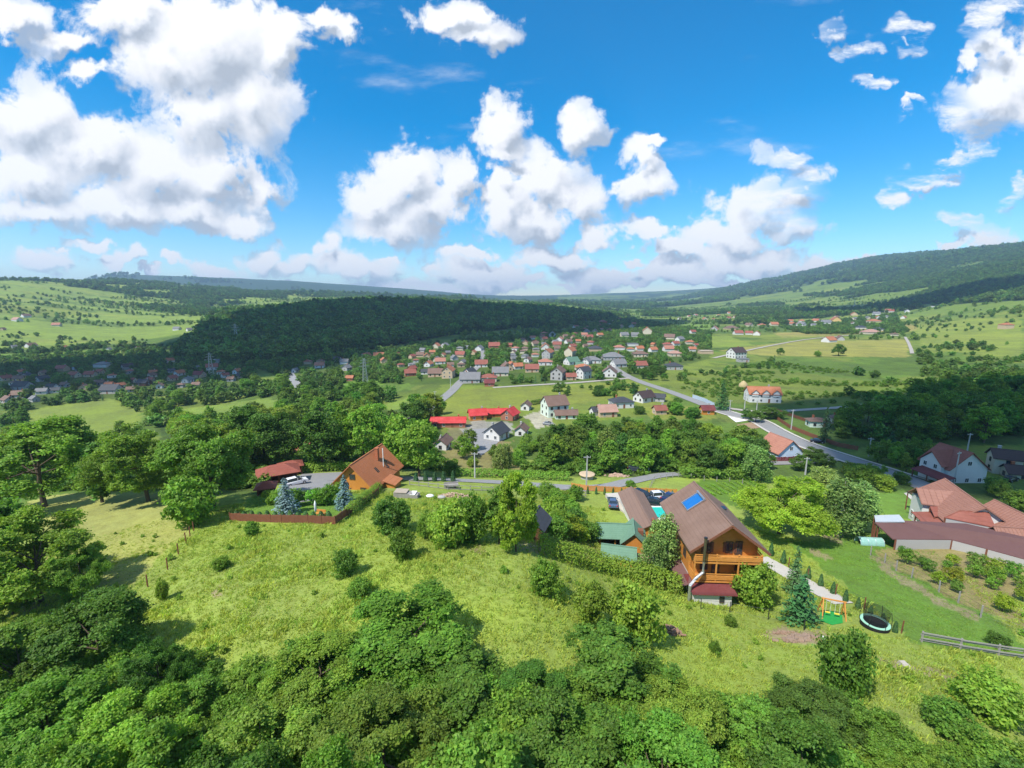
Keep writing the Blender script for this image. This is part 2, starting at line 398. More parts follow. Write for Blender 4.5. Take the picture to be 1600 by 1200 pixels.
n_a = fbm(x/70, y/70, 4); n_b = fbm(x/9, y/9, 3); n_c = fbm(x/420+5, y/420, 4)
def lay(mask, col, amt=1.0): C[mask] = C[mask]*(1-amt)+np.asarray(col)*amt
mid = (r > 130) & (r < 1500)
lay(mid, GREEN*.62+SCRUB*.3, .75); lay(mid & (n_a > .03), YELL*.85, .5); lay(mid & (n_a < -.05), SCRUB, .6); lay(mid & (fbm(x/13, y/13, 3) > .10), SCRUB*.8, .55)
COVER = [  # pixel outlines of fields, lawns, bare soil, scrub
 ([(60,775),(290,775),(300,830),(180,945),(60,900)], DRY*.55+MEADOW*.55, 1),
 ([(395,775),(570,770),(545,815),(370,808)], LAWN, 1),
 ([(660,770),(790,760),(790,850),(620,830)], GREEN*.5+MEADOW*.5, 1),
 ([(860,840),(960,830),(960,880),(860,860)], DRY, .8),
 ([(1235,850),(1420,820),(1600,1010),(1600,1030),(1440,1010)], LAWN*.9, 1),
 ([(1365,860),(1600,850),(1600,985),(1500,940),(1385,880)], DRY*.9, 1),
 ([(1190,990),(1290,985),(1290,1010),(1200,1000)], DIRT, .7),
 ([(1080,750),(1190,745),(1160,800),(1100,770)], LAWN*.8, 1),
 ([(1350,775),(1420,765),(1440,810),(1350,800)], LAWN, 1),
 ([(690,690),(800,690),(830,745),(700,740)], DRY*.8, .85),
 ([(745,650),(760,660),(790,700),(720,712),(700,670)], DIRT*.7, .6),
 ([(650,655),(720,608),(905,600),(985,597),(1060,625),(960,625),(850,635),(720,655)], YELL*.85, .8),
 ([(990,625),(1110,640),(1125,655),(1020,655)], YELL*.9, .9),
 ([(1040,585),(1190,575),(1400,600),(1330,635),(1240,632),(1120,630),(1010,590)], YELL*.5+SCRUB*.4, .7),
 ([(1120,548),(1260,530),(1420,528),(1420,558),(1200,556)], OCHRE*.45+YELL*.55, .9),
 ([(1210,520),(1330,515),(1420,505),(1440,515),(1220,528)], OCHRE, .7),
 ([(1430,500),(1600,500),(1600,560),(1440,545)], YELL*.8+GREEN*.25, .8),
 ([(970,513),(1080,500),(1130,512),(1000,522)], GREEN*1.2, .9),
 ([(1010,528),(1140,525),(1180,540),(1080,545)], GREEN*.6+YELL*.5, .9),
 ([(380,565),(600,548),(760,538),(930,505),(1000,500),(1110,520),(1110,560),(1000,590),(800,604),(620,600),(480,600)], SCRUB*.75, .75),
 ([(0,560),(250,556),(400,552),(400,605),(180,625),(0,640)], SCRUB*.7, .75),
 ([(735,657),(800,660),(803,676),(760,682),(722,674)], np.array([.33,.31,.28]), .75),
 ([(818,652),(850,640),(866,662),(838,670)], np.array([.40,.36,.29]), .8),
 ([(40,640),(170,622),(225,648),(200,680),(40,695)], MEADOW*.75, .9),
 ([(100,490),(260,480),(270,512),(120,520)], GREEN*.6+MEADOW*.35, .9),
 ([(0,545),(90,548),(60,565),(0,570)], GREEN, .9),
 ([(530,600),(620,585),(600,600),(560,612)], LAWN, .9),
 ([(250,645),(425,620),(450,640),(420,668),(290,680)], GREEN*.6+MEADOW*.4, .9),
 ([(575,640),(645,618),(655,640),(640,668),(600,668)], GREEN*.6+MEADOW*.4, .9),
]
SOILS = [[(15,945),(70,930),(90,940),(60,952)],[(1195,985),(1230,978),(1290,998),(1265,1008),(1215,997)],[(1265,857),(1285,858),(1302,869),(1280,870)],[(330,925),(345,915),(352,925),(340,935)],
 [(1350,1020),(1400,1030),(1480,1050),(1540,1060),(1500,1068),(1400,1045)],[(735,858),(752,852),(760,862),(748,868)],[(795,835),(870,830),(900,860),(860,868),(810,862)],[(1355,868),(1372,868),(1420,905),(1480,940),(1540,965),(1530,972),(1470,947),(1405,912)],[(1265,818),(1320,835),(1300,848),(1250,826)]]
wx = x+np.clip(r/60, 0, 3)*2.6*fbm(x/3.5, y/3.5, 3)*np.clip(r/40, .3, 1); wy = y+np.clip(r/60, 0, 3)*2.6*fbm(x/3.5+9, y/3.5+4, 3)*np.clip(r/40, .3, 1)
for pts, col, a in COVER: lay(inpoly(wx, wy, wpoly(pts)), col, a)
for pts in SOILS: lay(inpoly(wx, wy, wpoly(pts)), DIRT*.9, .75)
# wooded hills: forest and clearings
WOODS = {'ridge': wpoly([(230,505),(330,487),(420,483),(520,470),(600,470),(700,474),(760,474)]) , }
ridge_poly = [P(270,560), P(390,570), P(480,556), P(560,548), P(680,528), P(800,512), P(900,505), P(985,492)]
top_poly = [np.array([-s*q, q, 0]) for s, q in ((-.26,1560),(-.10,1540),(.02,1500),(.25,1330),(.42,1240),(.62,1200),(.66,900),(.70,640))]
ridge_poly = ridge_poly+top_poly
in_ridge = inpoly(x, y, ridge_poly)
az = np.arctan2(x, y); hill = np.clip((r-900)/500, 0, 1)
hz = V[:, 2]
right = az > .10
far_for = ((.7*n_c+.55*fbm(x/230+2, y/120, 4)) > (.05-.0007*np.clip(hz-70, 0, 240))) & (r > 1150) & right
left_for = ((n_c+.5*fbm(x/90, y/90, 4)) > np.where(az > -.62, .06, .13)) & (r > 900) & ~right & (r < 3600)
deep = (r > 3600) & ~right
deep |= (r > 3400) & right & (hz > 230) & (n_c > -.12)
lay((r > 900) & ~right & ~in_ridge, MEADOW*.62+GREEN*.35, .9)
lay((r > 1150) & right, GREEN*.75+YELL*.22, .9)
hl = fbm(x/170+4, y/34, 4)+.4*fbm(x/600, y/600, 2)
lay((r > 650) & (r < 3200) & ~in_ridge & (hl > .09), SCRUB, .7)
lay((r > 650) & (r < 3200) & ~in_ridge & (fbm(x/210+31, y/60+5, 3) > .12), YELL*1.05, .5)
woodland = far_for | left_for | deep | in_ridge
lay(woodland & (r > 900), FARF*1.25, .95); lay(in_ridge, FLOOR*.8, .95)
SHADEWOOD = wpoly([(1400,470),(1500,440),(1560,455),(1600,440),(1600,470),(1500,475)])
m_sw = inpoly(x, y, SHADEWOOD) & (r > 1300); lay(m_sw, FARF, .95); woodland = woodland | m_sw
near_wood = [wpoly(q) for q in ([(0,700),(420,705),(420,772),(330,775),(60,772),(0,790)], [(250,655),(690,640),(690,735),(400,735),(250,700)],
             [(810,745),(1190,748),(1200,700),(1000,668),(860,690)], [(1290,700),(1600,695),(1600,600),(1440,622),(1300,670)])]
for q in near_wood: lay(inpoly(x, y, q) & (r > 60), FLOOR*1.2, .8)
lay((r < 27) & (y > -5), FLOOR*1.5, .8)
C *= (1+.16*n_b+.2*n_a)[:, None]
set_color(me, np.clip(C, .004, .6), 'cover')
# the ground material
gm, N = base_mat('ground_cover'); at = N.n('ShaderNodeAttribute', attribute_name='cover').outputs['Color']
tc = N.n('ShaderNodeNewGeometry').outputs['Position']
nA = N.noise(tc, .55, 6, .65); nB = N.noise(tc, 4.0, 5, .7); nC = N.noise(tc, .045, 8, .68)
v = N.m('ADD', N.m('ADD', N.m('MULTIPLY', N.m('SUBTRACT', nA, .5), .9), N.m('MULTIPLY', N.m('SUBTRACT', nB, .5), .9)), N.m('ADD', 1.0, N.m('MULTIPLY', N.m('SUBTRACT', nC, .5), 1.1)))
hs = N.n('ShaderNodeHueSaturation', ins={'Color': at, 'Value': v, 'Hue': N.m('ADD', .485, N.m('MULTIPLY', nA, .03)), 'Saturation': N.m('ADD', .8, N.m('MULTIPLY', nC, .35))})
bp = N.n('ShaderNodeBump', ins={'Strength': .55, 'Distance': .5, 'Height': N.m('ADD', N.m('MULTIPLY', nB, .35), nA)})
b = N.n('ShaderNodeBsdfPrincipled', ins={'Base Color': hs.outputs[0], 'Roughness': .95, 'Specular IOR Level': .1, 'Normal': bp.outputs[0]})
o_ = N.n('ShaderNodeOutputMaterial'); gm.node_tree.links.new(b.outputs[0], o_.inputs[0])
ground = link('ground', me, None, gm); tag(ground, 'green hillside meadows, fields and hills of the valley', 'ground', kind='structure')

# ------------------------------------------------------------------ cloud banks high over the valley (outside the picture) whose shade lies on the land
cm, N = base_mat('cloud_vapour'); b = N.n('ShaderNodeBsdfDiffuse', ins={'Color': (.86, .87, .9, 1), 'Roughness': 1})
t_ = N.n('ShaderNodeBsdfTranslucent', ins={'Color': (.8, .8, .82, 1)}); mx = N.n('ShaderNodeMixShader', ins={0: .22})
cm.node_tree.links.new(b.outputs[0], mx.inputs[1]); cm.node_tree.links.new(t_.outputs[0], mx.inputs[2])
o_ = N.n('ShaderNodeOutputMaterial'); cm.node_tree.links.new(mx.outputs[0], o_.inputs[0])
def cloud(lobes, alt, label):
    """lobes: (ground x, ground y, radius x, radius y) where the shade falls"""
    mb_v, mb_f = [], []
    off = SUN_DIR/SUN_DIR.z*alt
    for (gx, gy, rx, ry) in lobes:
        nu, nv = 40, 16
        th = np.linspace(0, 2*math.pi, nu, endpoint=False); ph = np.linspace(-.5*math.pi, .5*math.pi, nv)
        T, PH = np.meshgrid(th, ph); cx_, cy_ = np.cos(T)*np.cos(PH), np.sin(T)*np.cos(PH)
        k = 1+.55*fbm(cx_*2.2+gx*.01, cy_*2.2+gy*.01, 4)+.25*fbm(cx_*5+gy*.01, np.sin(PH)*5, 3)
        vx = gx+off.x+rx*cx_*k; vy = gy+off.y+ry*cy_*k
        vz = alt+np.where(PH > 0, min(rx, ry)*.6, 40)*np.sin(PH)*k
        n0 = sum(len(q) for q in mb_v); mb_v.append(np.stack([vx, vy, vz], -1).reshape(-1, 3))
        a, bb = np.meshgrid(np.arange(nv-1), np.arange(nu), indexing='ij'); b2 = (bb+1) % nu
        mb_f.append(n0+np.stack([a*nu+bb, a*nu+b2, (a+1)*nu+b2, (a+1)*nu+bb], -1).reshape(-1, 4))
    V_ = np.vstack(mb_v); c_ = V_.mean(0)
    o = link('cloud', np_mesh('cloud', V_-c_, np.vstack(mb_f), True), None, cm); o.location = c_
    return tag(o, label, 'cloud', kind='stuff')
def lobes_at(lst): return [(*P(a, b)[:2], c, d) for a, b, c, d in lst]
cloud(lobes_at([(40,590,130,75),(200,578,150,95),(330,568,150,115)])+[(-330,640,170,120),(-180,760,260,190),(-60,930,280,200),(120,1080,260,220),(250,1230,200,220),(-330,900,170,160)], 1150, 'long grey bank of cloud over the wooded ridge')
cloud(lobes_at([(1500,640,70,40),(1600,650,100,50),(1590,715,60,28)]), 900, 'small cloud over the dark grove')
cloud([(*P(1480,462)[:2], 420, 200), (*P(1555,450)[:2], 300, 170)], 2300, 'lone cloud over the mountain side')
# ------------------------------------------------------------------ roads, yards and other sheets laid on the ground
def densify(pts, step):
    out = []
    for a, b in zip(pts, pts[1:]):
        n = max(1, int(np.hypot(b[0]-a[0], b[1]-a[1])/step))
        for k in range(n): out.append(a+(b-a)*k/n)
    return out+[pts[-1]]
def smooth_line(pts, it=2):
    for _ in range(it):
        q = [pts[0]]
        for a, b in zip(pts, pts[1:]): q += [a*.75+b*.25, a*.25+b*.75]
        pts = q+[pts[-1]]
    return pts
ROADS = []
def strip(name, pix, width, mat, dz=.06, label=None, smooth=2, world_pts=None, edge=0.0):
    pts = world_pts if world_pts is not None else [P(*p) for p in pix]
    pts = [np.array(p, float) for p in pts]
    pts = densify(smooth_line(pts, smooth), 2.0 if np.hypot(pts[0][0], pts[0][1]) < 400 else 6)
    L, Rr, mid_ = [], [], []
    for i, p in enumerate(pts):
        d = pts[min(i+1, len(pts)-1)]-pts[max(i-1, 0)]; n = np.array([d[1], -d[0]])/(np.hypot(d[0], d[1])+1e-9)
        w = width/2*(1+edge*.5*float(fbm(p[0]/6, p[1]/6, 2)))
        a = p[:2]-n*w; c = p[:2]+n*w
        far_up = dz+np.hypot(p[0], p[1])*.0004
        L.append((*a, float(H(*a))+far_up)); Rr.append((*c, float(H(*c))+far_up)); mid_.append((*p[:2], float(H(*p[:2]))+far_up))
        ROADS.append((p[0], p[1], width/2+.4))
    n = len(pts); V_ = np.array(L+mid_+Rr)
    Fs = [(i, n+i, n+i+1, i+1) for i in range(n-1)]+[(n+i, 2*n+i, 2*n+i+1, n+i+1) for i in range(n-1)]
    o = link(name, np_mesh(name, V_, Fs), None, mat); return tag(o, label, name.replace('_', ' '), kind='structure')
def sheet(name, pix, mat, dz=.05, label=None, step=2.0, z=None, kind='structure', world_pts=None, wig=0.0):
    pts = world_pts if world_pts is not None else [P(*p) for p in pix]
    pts = densify([np.array(p, float)[:2] for p in pts]+[np.array(pts[0], float)[:2]], step)[:-1]
    if wig: pts = [p+wig*np.array([float(fbm(p[0]/2.1, p[1]/2.1+3, 3)), float(fbm(p[0]/2.1+8, p[1]/2.1, 3))]) for p in pts]
    xs = [p[0] for p in pts]; ys = [p[1] for p in pts]
    inner = []
    for gx in np.arange(min(xs), max(xs), step):
        for gy in np.arange(min(ys), max(ys), step): inner.append((gx+.01, gy+.013))
    if inner:
        A = np.array(inner); A = A[inpoly(A[:, 0], A[:, 1], pts)]
    else: A = np.zeros((0, 2))
    allp = [Vector((float(p[0]), float(p[1]))) for p in pts]+[Vector((float(p[0]), float(p[1]))) for p in A]
    n = len(pts)
    vs, es, fs, *_ = delaunay_2d_cdt(allp, [(i, (i+1) % n) for i in range(n)], [], 1, 1e-4)
    V_ = [(v.x, v.y, (float(H(v.x, v.y)) if z is None else z)+dz) for v in vs]
    fs = [f if (V_[f[1]][0]-V_[f[0]][0])*(V_[f[2]][1]-V_[f[0]][1])-(V_[f[1]][1]-V_[f[0]][1])*(V_[f[2]][0]-V_[f[0]][0]) > 0 else f[::-1] for f in fs]
    me_ = bpy.data.meshes.new(name); me_.from_pydata(V_, [], [list(f) for f in fs]); me_.update()
    o = link(name, me_, None, mat)
    for p in pts: ROADS.append((p[0], p[1], .8))
    for p in A: ROADS.append((p[0], p[1], step*.6))
    return tag(o, label, name.replace('_', ' '), kind=kind)
asphalt = simple('asphalt', (.24, .235, .23), .9, .12, .4, .02); gravel = simple('pale_gravel', (.36, .33, .29), .95, .22, 1.2, .03)
concrete = simple('concrete', (.47, .44, .39), .9, .12, .8, .02); soil = simple('soil', (.30, .20, .125), .95, .35, .8, .08)
grey_gravel = simple('grey_gravel', (.25, .25, .255), .95, .2, 1.5, .03); white_paint = simple('white_paint', (.78, .78, .76), .6, .05)
strip('road', [(955,572),(985,592),(1050,613),(1112,637),(1150,650),(1182,655),(1218,677),(1262,697),(1320,716),(1370,732),(1430,752),(1500,790)], 6.2, asphalt, .07, 'asphalt valley road running past the villa')
main_px = [(1112,637),(1150,650),(1182,655),(1218,677),(1262,697),(1320,716),(1370,732),(1430,752)]
mp = smooth_line([P(*q) for q in main_px], 2)
for sgn, lab_ in ((-1, 'pale pavement along the valley road on the villa side'), (1, 'pale pavement along the valley road on the blue house side')):
    op = []
    for i, q in enumerate(mp):
        d_ = mp[min(i+1, len(mp)-1)]-mp[max(i-1, 0)]; n_ = np.array([d_[1], -d_[0]])/np.hypot(d_[0], d_[1]); op.append(np.array([*(q[:2]+n_*sgn*3.75), 0.]))
    strip('pavement', None, 1.1, concrete, .16, lab_, 0, op)
strip('side_road', [(1135,638),(1190,645),(1250,641),(1330,636),(1375,629),(1402,620)], 3.6, gravel, .1, 'pale gravel side road beyond the villa')
strip('village_road', [(636,660),(668,640),(705,613),(716,600),(738,580),(752,568),(757,552),(752,545)], 6.0, asphalt, .07, 'grey road climbing into the village')
strip('lane', [(520,748),(580,752),(640,747),(700,750),(770,753),(860,760),(915,764),(955,760),(995,750),(1035,742),(1062,741)], 4.2, grey_gravel, .08, 'pale lane passing below the gardens', edge=.6)
strip('garden_lane', [(1190,724),(1235,723),(1270,721),(1312,716)], 4.5, asphalt, .09, 'short lane beside the blue house')
strip('street', [(770,606),(850,601),(905,598),(950,594),(984,591)], 4.0, gravel, .1, 'pale village street past white houses')
strip('track', [(452,582),(458,592),(464,600),(472,612)], 6, grey_gravel, .15, 'grey track among the trees')
strip('foot_path', [(1414,527),(1420,537),(1424,547),(1425,553)], 3, gravel, .25, 'trodden path across the yellow field')
strip('field_road', [(1115,560),(1180,545),(1260,530),(1330,524)], 4, gravel, .25, 'thin pale road through the fields')
strip('driveway', [(1188,872),(1215,887),(1245,905),(1285,926),(1318,944)], 2.7, concrete, .08, 'pale concrete drive beside the lawn', smooth=1)
sheet('gravel_yard', [(430,775),(452,752),(472,741),(535,738),(528,760),(512,766),(503,780),(470,785)], grey_gravel, .06, 'grey gravel yard of the orange roofed house')
sheet('gravel_yard', [(722,672),(780,668),(800,672),(780,690),(752,712),(735,700)], grey_gravel, .07, 'pale gravel yard by the slate gabled house')
sheet('concrete_slab', [(1130,645),(1150,644),(1178,656),(1150,660)], white_paint, .12, 'pale new foundation slab beside the road')
sheet('soil_patch', [(1150,664),(1175,660),(1190,668),(1165,673)], soil, .1, 'bare soil patch beside the slab')

# ------------------------------------------------------------------ houses
ROOFM = {k: simple('roof_'+k, c, .75, .3, .35, .02, courses=cs) for k, c, cs in (
 ('orange', (.37,.14,.07), 2.2), ('salmon', (.36,.16,.11), 2.2), ('red brown', (.25,.085,.06), 2.2), ('brown', (.17,.105,.08), 2.2), ('dark brown', (.060,.038,.036), 2.2),
 ('slate', (.048,.052,.062), 2.2), ('grey', (.17,.17,.175), 2.2), ('red', (.50,.045,.045), 1.2), ('rust red', (.27,.085,.06), 2.2), ('pink', (.38,.22,.17), 2.2), ('green', (.10,.19,.13), 1.5), ('tan', (.42,.34,.25), 1.0), ('dark red', (.15,.035,.035), 2.2))}
WALLM = {k: simple('wall_'+k, c, .85, .08, .6, .01) for k, c in (('white', (.62,.61,.59)), ('cream', (.56,.50,.38)), ('grey', (.38,.37,.36)), ('pale blue', (.52,.62,.74)),
 ('tan', (.50,.38,.25)), ('brick', (.33,.13,.08)), ('pale green', (.60,.68,.58)), ('yellow', (.62,.42,.16)))}
WALLM['wood'] = simple('wall_wood', (.54,.22,.045), .6, .2, 1.2, .02, courses=4.5)
WALLM['dark wood'] = simple('wall_dark_wood', (.13,.06,.03), .7, .2, 1.2, .02, courses=4.5)
glass = simple('window_glass', (.03,.04,.05), .08, .1, 1, 0, spec=.8); frame_w = simple('frame_white', (.72,.72,.70), .5, .04); frame_b = simple('frame_brown', (.09,.05,.03), .6, .1)
wood_b = simple('brown_boards', (.20,.075,.04), .75, .3, 2.0, .02); wood_o = simple('orange_boards', (.58,.25,.055), .6, .2, 2.0, .02); wood_g = simple('weathered_boards', (.30,.28,.26), .9, .3, 2.5, .03)
metal = simple('galvanised_metal', (.55,.56,.58), .4, .1, 2, 0, metal=.8); brick_m = simple('chimney_brick', (.40,.13,.06), .9, .3, 3, .03, courses=6)
metal_dark = simple('dark_metal', (.05,.05,.055), .45, .1, 2, 0, metal=.5)
_w = MB(); t = .07
_w.box(-.5, .5, -.05, .05, .5-t, .5); _w.box(-.5, .5, -.07, .07, -.5, -.5+t); _w.box(-.5, -.5+t, -.05, .05, -.5+t, .5-t); _w.box(.5-t, .5, -.05, .05, -.5+t, .5-t); _w.box(-.02, .02, -.045, .045, -.5+t, .5-t)
WIN_ME = _w.mesh('window'); WIN_ME.materials.append(frame_w)
WIN_B = WIN_ME.copy(); WIN_B.materials.clear(); WIN_B.materials.append(frame_b)
PANE_ME = MB().box(-.46, .46, -.015, .015, -.46, .46).mesh('pane'); PANE_ME.materials.append(glass)
DOOR_ME = MB().box(-.5, .5, -.04, .04, 0, 1).mesh('door'); DOOR_ME.materials.append(wood_b)
def window(parent, loc, rz, w, h, dark=False):
    o = link('window', WIN_B if dark else WIN_ME, parent); o.location = loc; o.rotation_euler = (0, 0, rz); o.scale = (w, 1, h)
    p = link('pane', PANE_ME, o); return o
def door(parent, loc, rz, w=.95, h=2.05):
    o = link('door', DOOR_ME, parent); o.location = loc; o.rotation_euler = (0, 0, rz); o.scale = (w, 1, h); return o
def gable_roof(mb, L, w, z0, rise, over=.5, th=.18, x0=None, x1=None):
    """ridge along local x; underside rests on the wall head at z0"""
    xa = -L/2-over if x0 is None else x0; xb = L/2+over if x1 is None else x1
    k = rise/(w/2); ye = w/2+over; ze = z0-over*k+th
    for s in (-1, 1):
        q = [(xa, s*ye, ze), (xb, s*ye, ze), (xb, 0, z0+rise+th), (xa, 0, z0+rise+th)]
        if s > 0: q = [q[1], q[0], q[3], q[2]]
        mb.slab(q, th)
    mb.box(xa, xb, -.12, .12, z0+rise+th-.06, z0+rise+th+.05)
def hip_roof(mb, L, w, z0, rise, over=.5, th=.15):
    a, b_ = L/2+over, w/2+over; k = max(.2, L/2-w/2)
    lo = [(-a,-b_,z0), (a,-b_,z0), (a,b_,z0), (-a,b_,z0)]; hi = [(p[0], p[1], z0+th) for p in lo]; r0, r1 = (-k, 0, z0+rise+th), (k, 0, z0+rise+th)
    mb.poly(lo[::-1])
    for i in range(4): mb.poly([lo[i], lo[(i+1) % 4], hi[(i+1) % 4], hi[i]])
    mb.poly([hi[0], hi[1], r1, r0]); mb.poly([hi[2], hi[3], r0, r1]); mb.poly([hi[1], hi[2], r1]); mb.poly([hi[3], hi[0], r0])
def gable_walls(mb, L, w, z0, hw, rise):
    x, y_ = L/2, w/2
    mb.poly([(-x,-y_,z0),(x,-y_,z0),(x,-y_,hw),(-x,-y_,hw)]); mb.poly([(x,y_,z0),(-x,y_,z0),(-x,y_,hw),(x,y_,hw)])
    if rise:
        mb.poly([(x,-y_,z0),(x,y_,z0),(x,y_,hw),(x,0,hw+rise-.02),(x,-y_,hw)]); mb.poly([(-x,y_,z0),(-x,-y_,z0),(-x,-y_,hw),(-x,0,hw+rise-.02),(-x,y_,hw)])
    else:
        mb.poly([(x,-y_,z0),(x,y_,z0),(x,y_,hw),(x,-y_,hw)]); mb.poly([(-x,y_,z0),(-x,-y_,z0),(-x,-y_,hw),(-x,y_,hw)])
HOUSES = []     # (x, y, radius)
HBOX = []       # picture boxes of the roofs, to keep village trees from covering them
def place_of(px, py):
    if px < 450: return 'in the shaded village' if py > 552 else 'on the slope above the shaded village'
    if px < 712 and py < 602: return 'at the foot of the dark wooded ridge'
    if py < 512 and px > 1010: return 'in the hamlet beyond the yellow fields'
    if py < 532 and px < 1010: return 'at the far end of the ridge'
    if px < 860 and py < 612: return 'beside the climbing village road'
    if px < 1110 and py < 560: return 'in the hamlet amid flat fields'
    if px < 1110 and py < 612: return 'along the pale village street'
    if py < 565: return 'among the open yellow fields'
    if px < 900: return 'in the yard row below the village field'
    if px < 1110: return 'behind the tall grove beside the asphalt road'
    return 'beside the asphalt valley road'
def house(px, py, wpx, roof, wall='white', rot=None, kind='gable', st=1, lf=1.3, label=None, name='house', extra=None, group=None, scale_h=1.0, maxw=17):
    loc = P(px, py); d = depth_of(loc)
    if rot is None: rot = random.choice([0, 20, -25, 75, 100, 60, -10, 115])
    th = R(rot); view = math.atan2(loc[0], loc[1])          # apparent width is seen across the line of sight
    aw = wpx*d/FPX*math.cos(view)*.97
    w = aw/(lf*abs(math.cos(th+view))+abs(math.sin(th+view))); w = float(np.clip(w, 4.0, maxw)); L = w*lf
    hw = (2.7*st+.2)*scale_h*min(1, .55+w/16); rise = (w/2*math.tan(R(38)) if kind == 'gable' else w/2*math.tan(R(27))) if kind != 'flat' else .25
    loc = loc+np.array([loc[0], loc[1], 0])/np.hypot(loc[0], loc[1])*w*.5; loc[2] = float(H(loc[0], loc[1]))
    place = place_of(px, py)
    wall_t = {'wood': 'timber', 'dark wood': 'dark timber', 'brick': 'brick'}.get(wall, wall)
    kindw = {'gable': 'gabled', 'hip': 'hipped', 'flat': 'flat'}[kind]
    size = 'small ' if w < 6.6 else ('large ' if w > 10.5 else '')
    lab = label or f'{size}{wall_t} {"tall " if st > 1 else ""}house with {kindw} {roof} roof {place}'
    root = empty(name, loc, th, lab, 'house', group or f'{size}{roof} {kindw} roofed {wall_t} houses {place}'[:90] if label is None or group else None)
    m = MB(); gable_walls(m, L, w, -1.6, hw, rise if kind == 'gable' else 0); wl = m.build('wall', WALLM[wall], root)
    m = MB()
    if kind == 'gable': gable_roof(m, L, w, hw, rise)
    elif kind == 'hip': hip_roof(m, L, w, hw, rise)
    else: m.box(-L/2-.3, L/2+.3, -w/2-.3, w/2+.3, hw, hw+.3)
    rf = m.build('roof', ROOFM[roof], root)
    if wpx > 13 and kind != 'flat':
        mm = MB(); cx = L*random.choice([-.22, .2, .3]); mm.box(cx-.3, cx+.3, w*.12-.3, w*.12+.3, hw+rise*.5, hw+rise+.8); mm.box(cx-.38, cx+.38, w*.12-.38, w*.12+.38, hw+rise+.8, hw+rise+.92)
        mm.build('chimney', brick_m if random.random() < .5 else WALLM['grey'], rf)
    if d < 430:
        tocam = Vector((-loc[0], -loc[1], 0)).normalized()
        for side, (nx, ny, span) in enumerate(((0,-1,L),(0,1,L),(1,0,w),(-1,0,w))):
            nrm = Vector((nx*math.cos(th)-ny*math.sin(th), nx*math.sin(th)+ny*math.cos(th), 0))
            if nrm.dot(tocam) < .12: continue
            nwin = max(1, int(span/3.1)); rz = 0 if ny else math.pi/2
            for f_ in range(st):
                zc = (1.45+2.75*f_)*hw/(2.7*st+.2)
                for k in range(nwin):
                    u = (k+.5)/nwin*span-span/2
                    q = (u, ny*(w/2+.02), zc) if ny else (nx*(L/2+.02), u, zc)
                    if f_ == 0 and k == nwin//2 and ny and nwin > 1: door(root, (q[0], q[1], 0.02), rz)
                    else: window(root, q, rz, 1.05, 1.25, roof in ('dark brown', 'brown'))
            if not ny and kind == 'gable' and rise > 2: window(root, (nx*(L/2+.02), 0, hw+rise*.34), rz, 1.0, 1.1, roof in ('dark brown', 'brown'))
    HOUSES.append((loc[0], loc[1], max(L, w)*.62+1))
    a, b_ = proj(loc+np.array([0, 0, hw+rise])); HBOX.append((a-wpx*.5, a+wpx*.5, b_-2, py+1, d))
    return root, L, w, hw, rise, rf
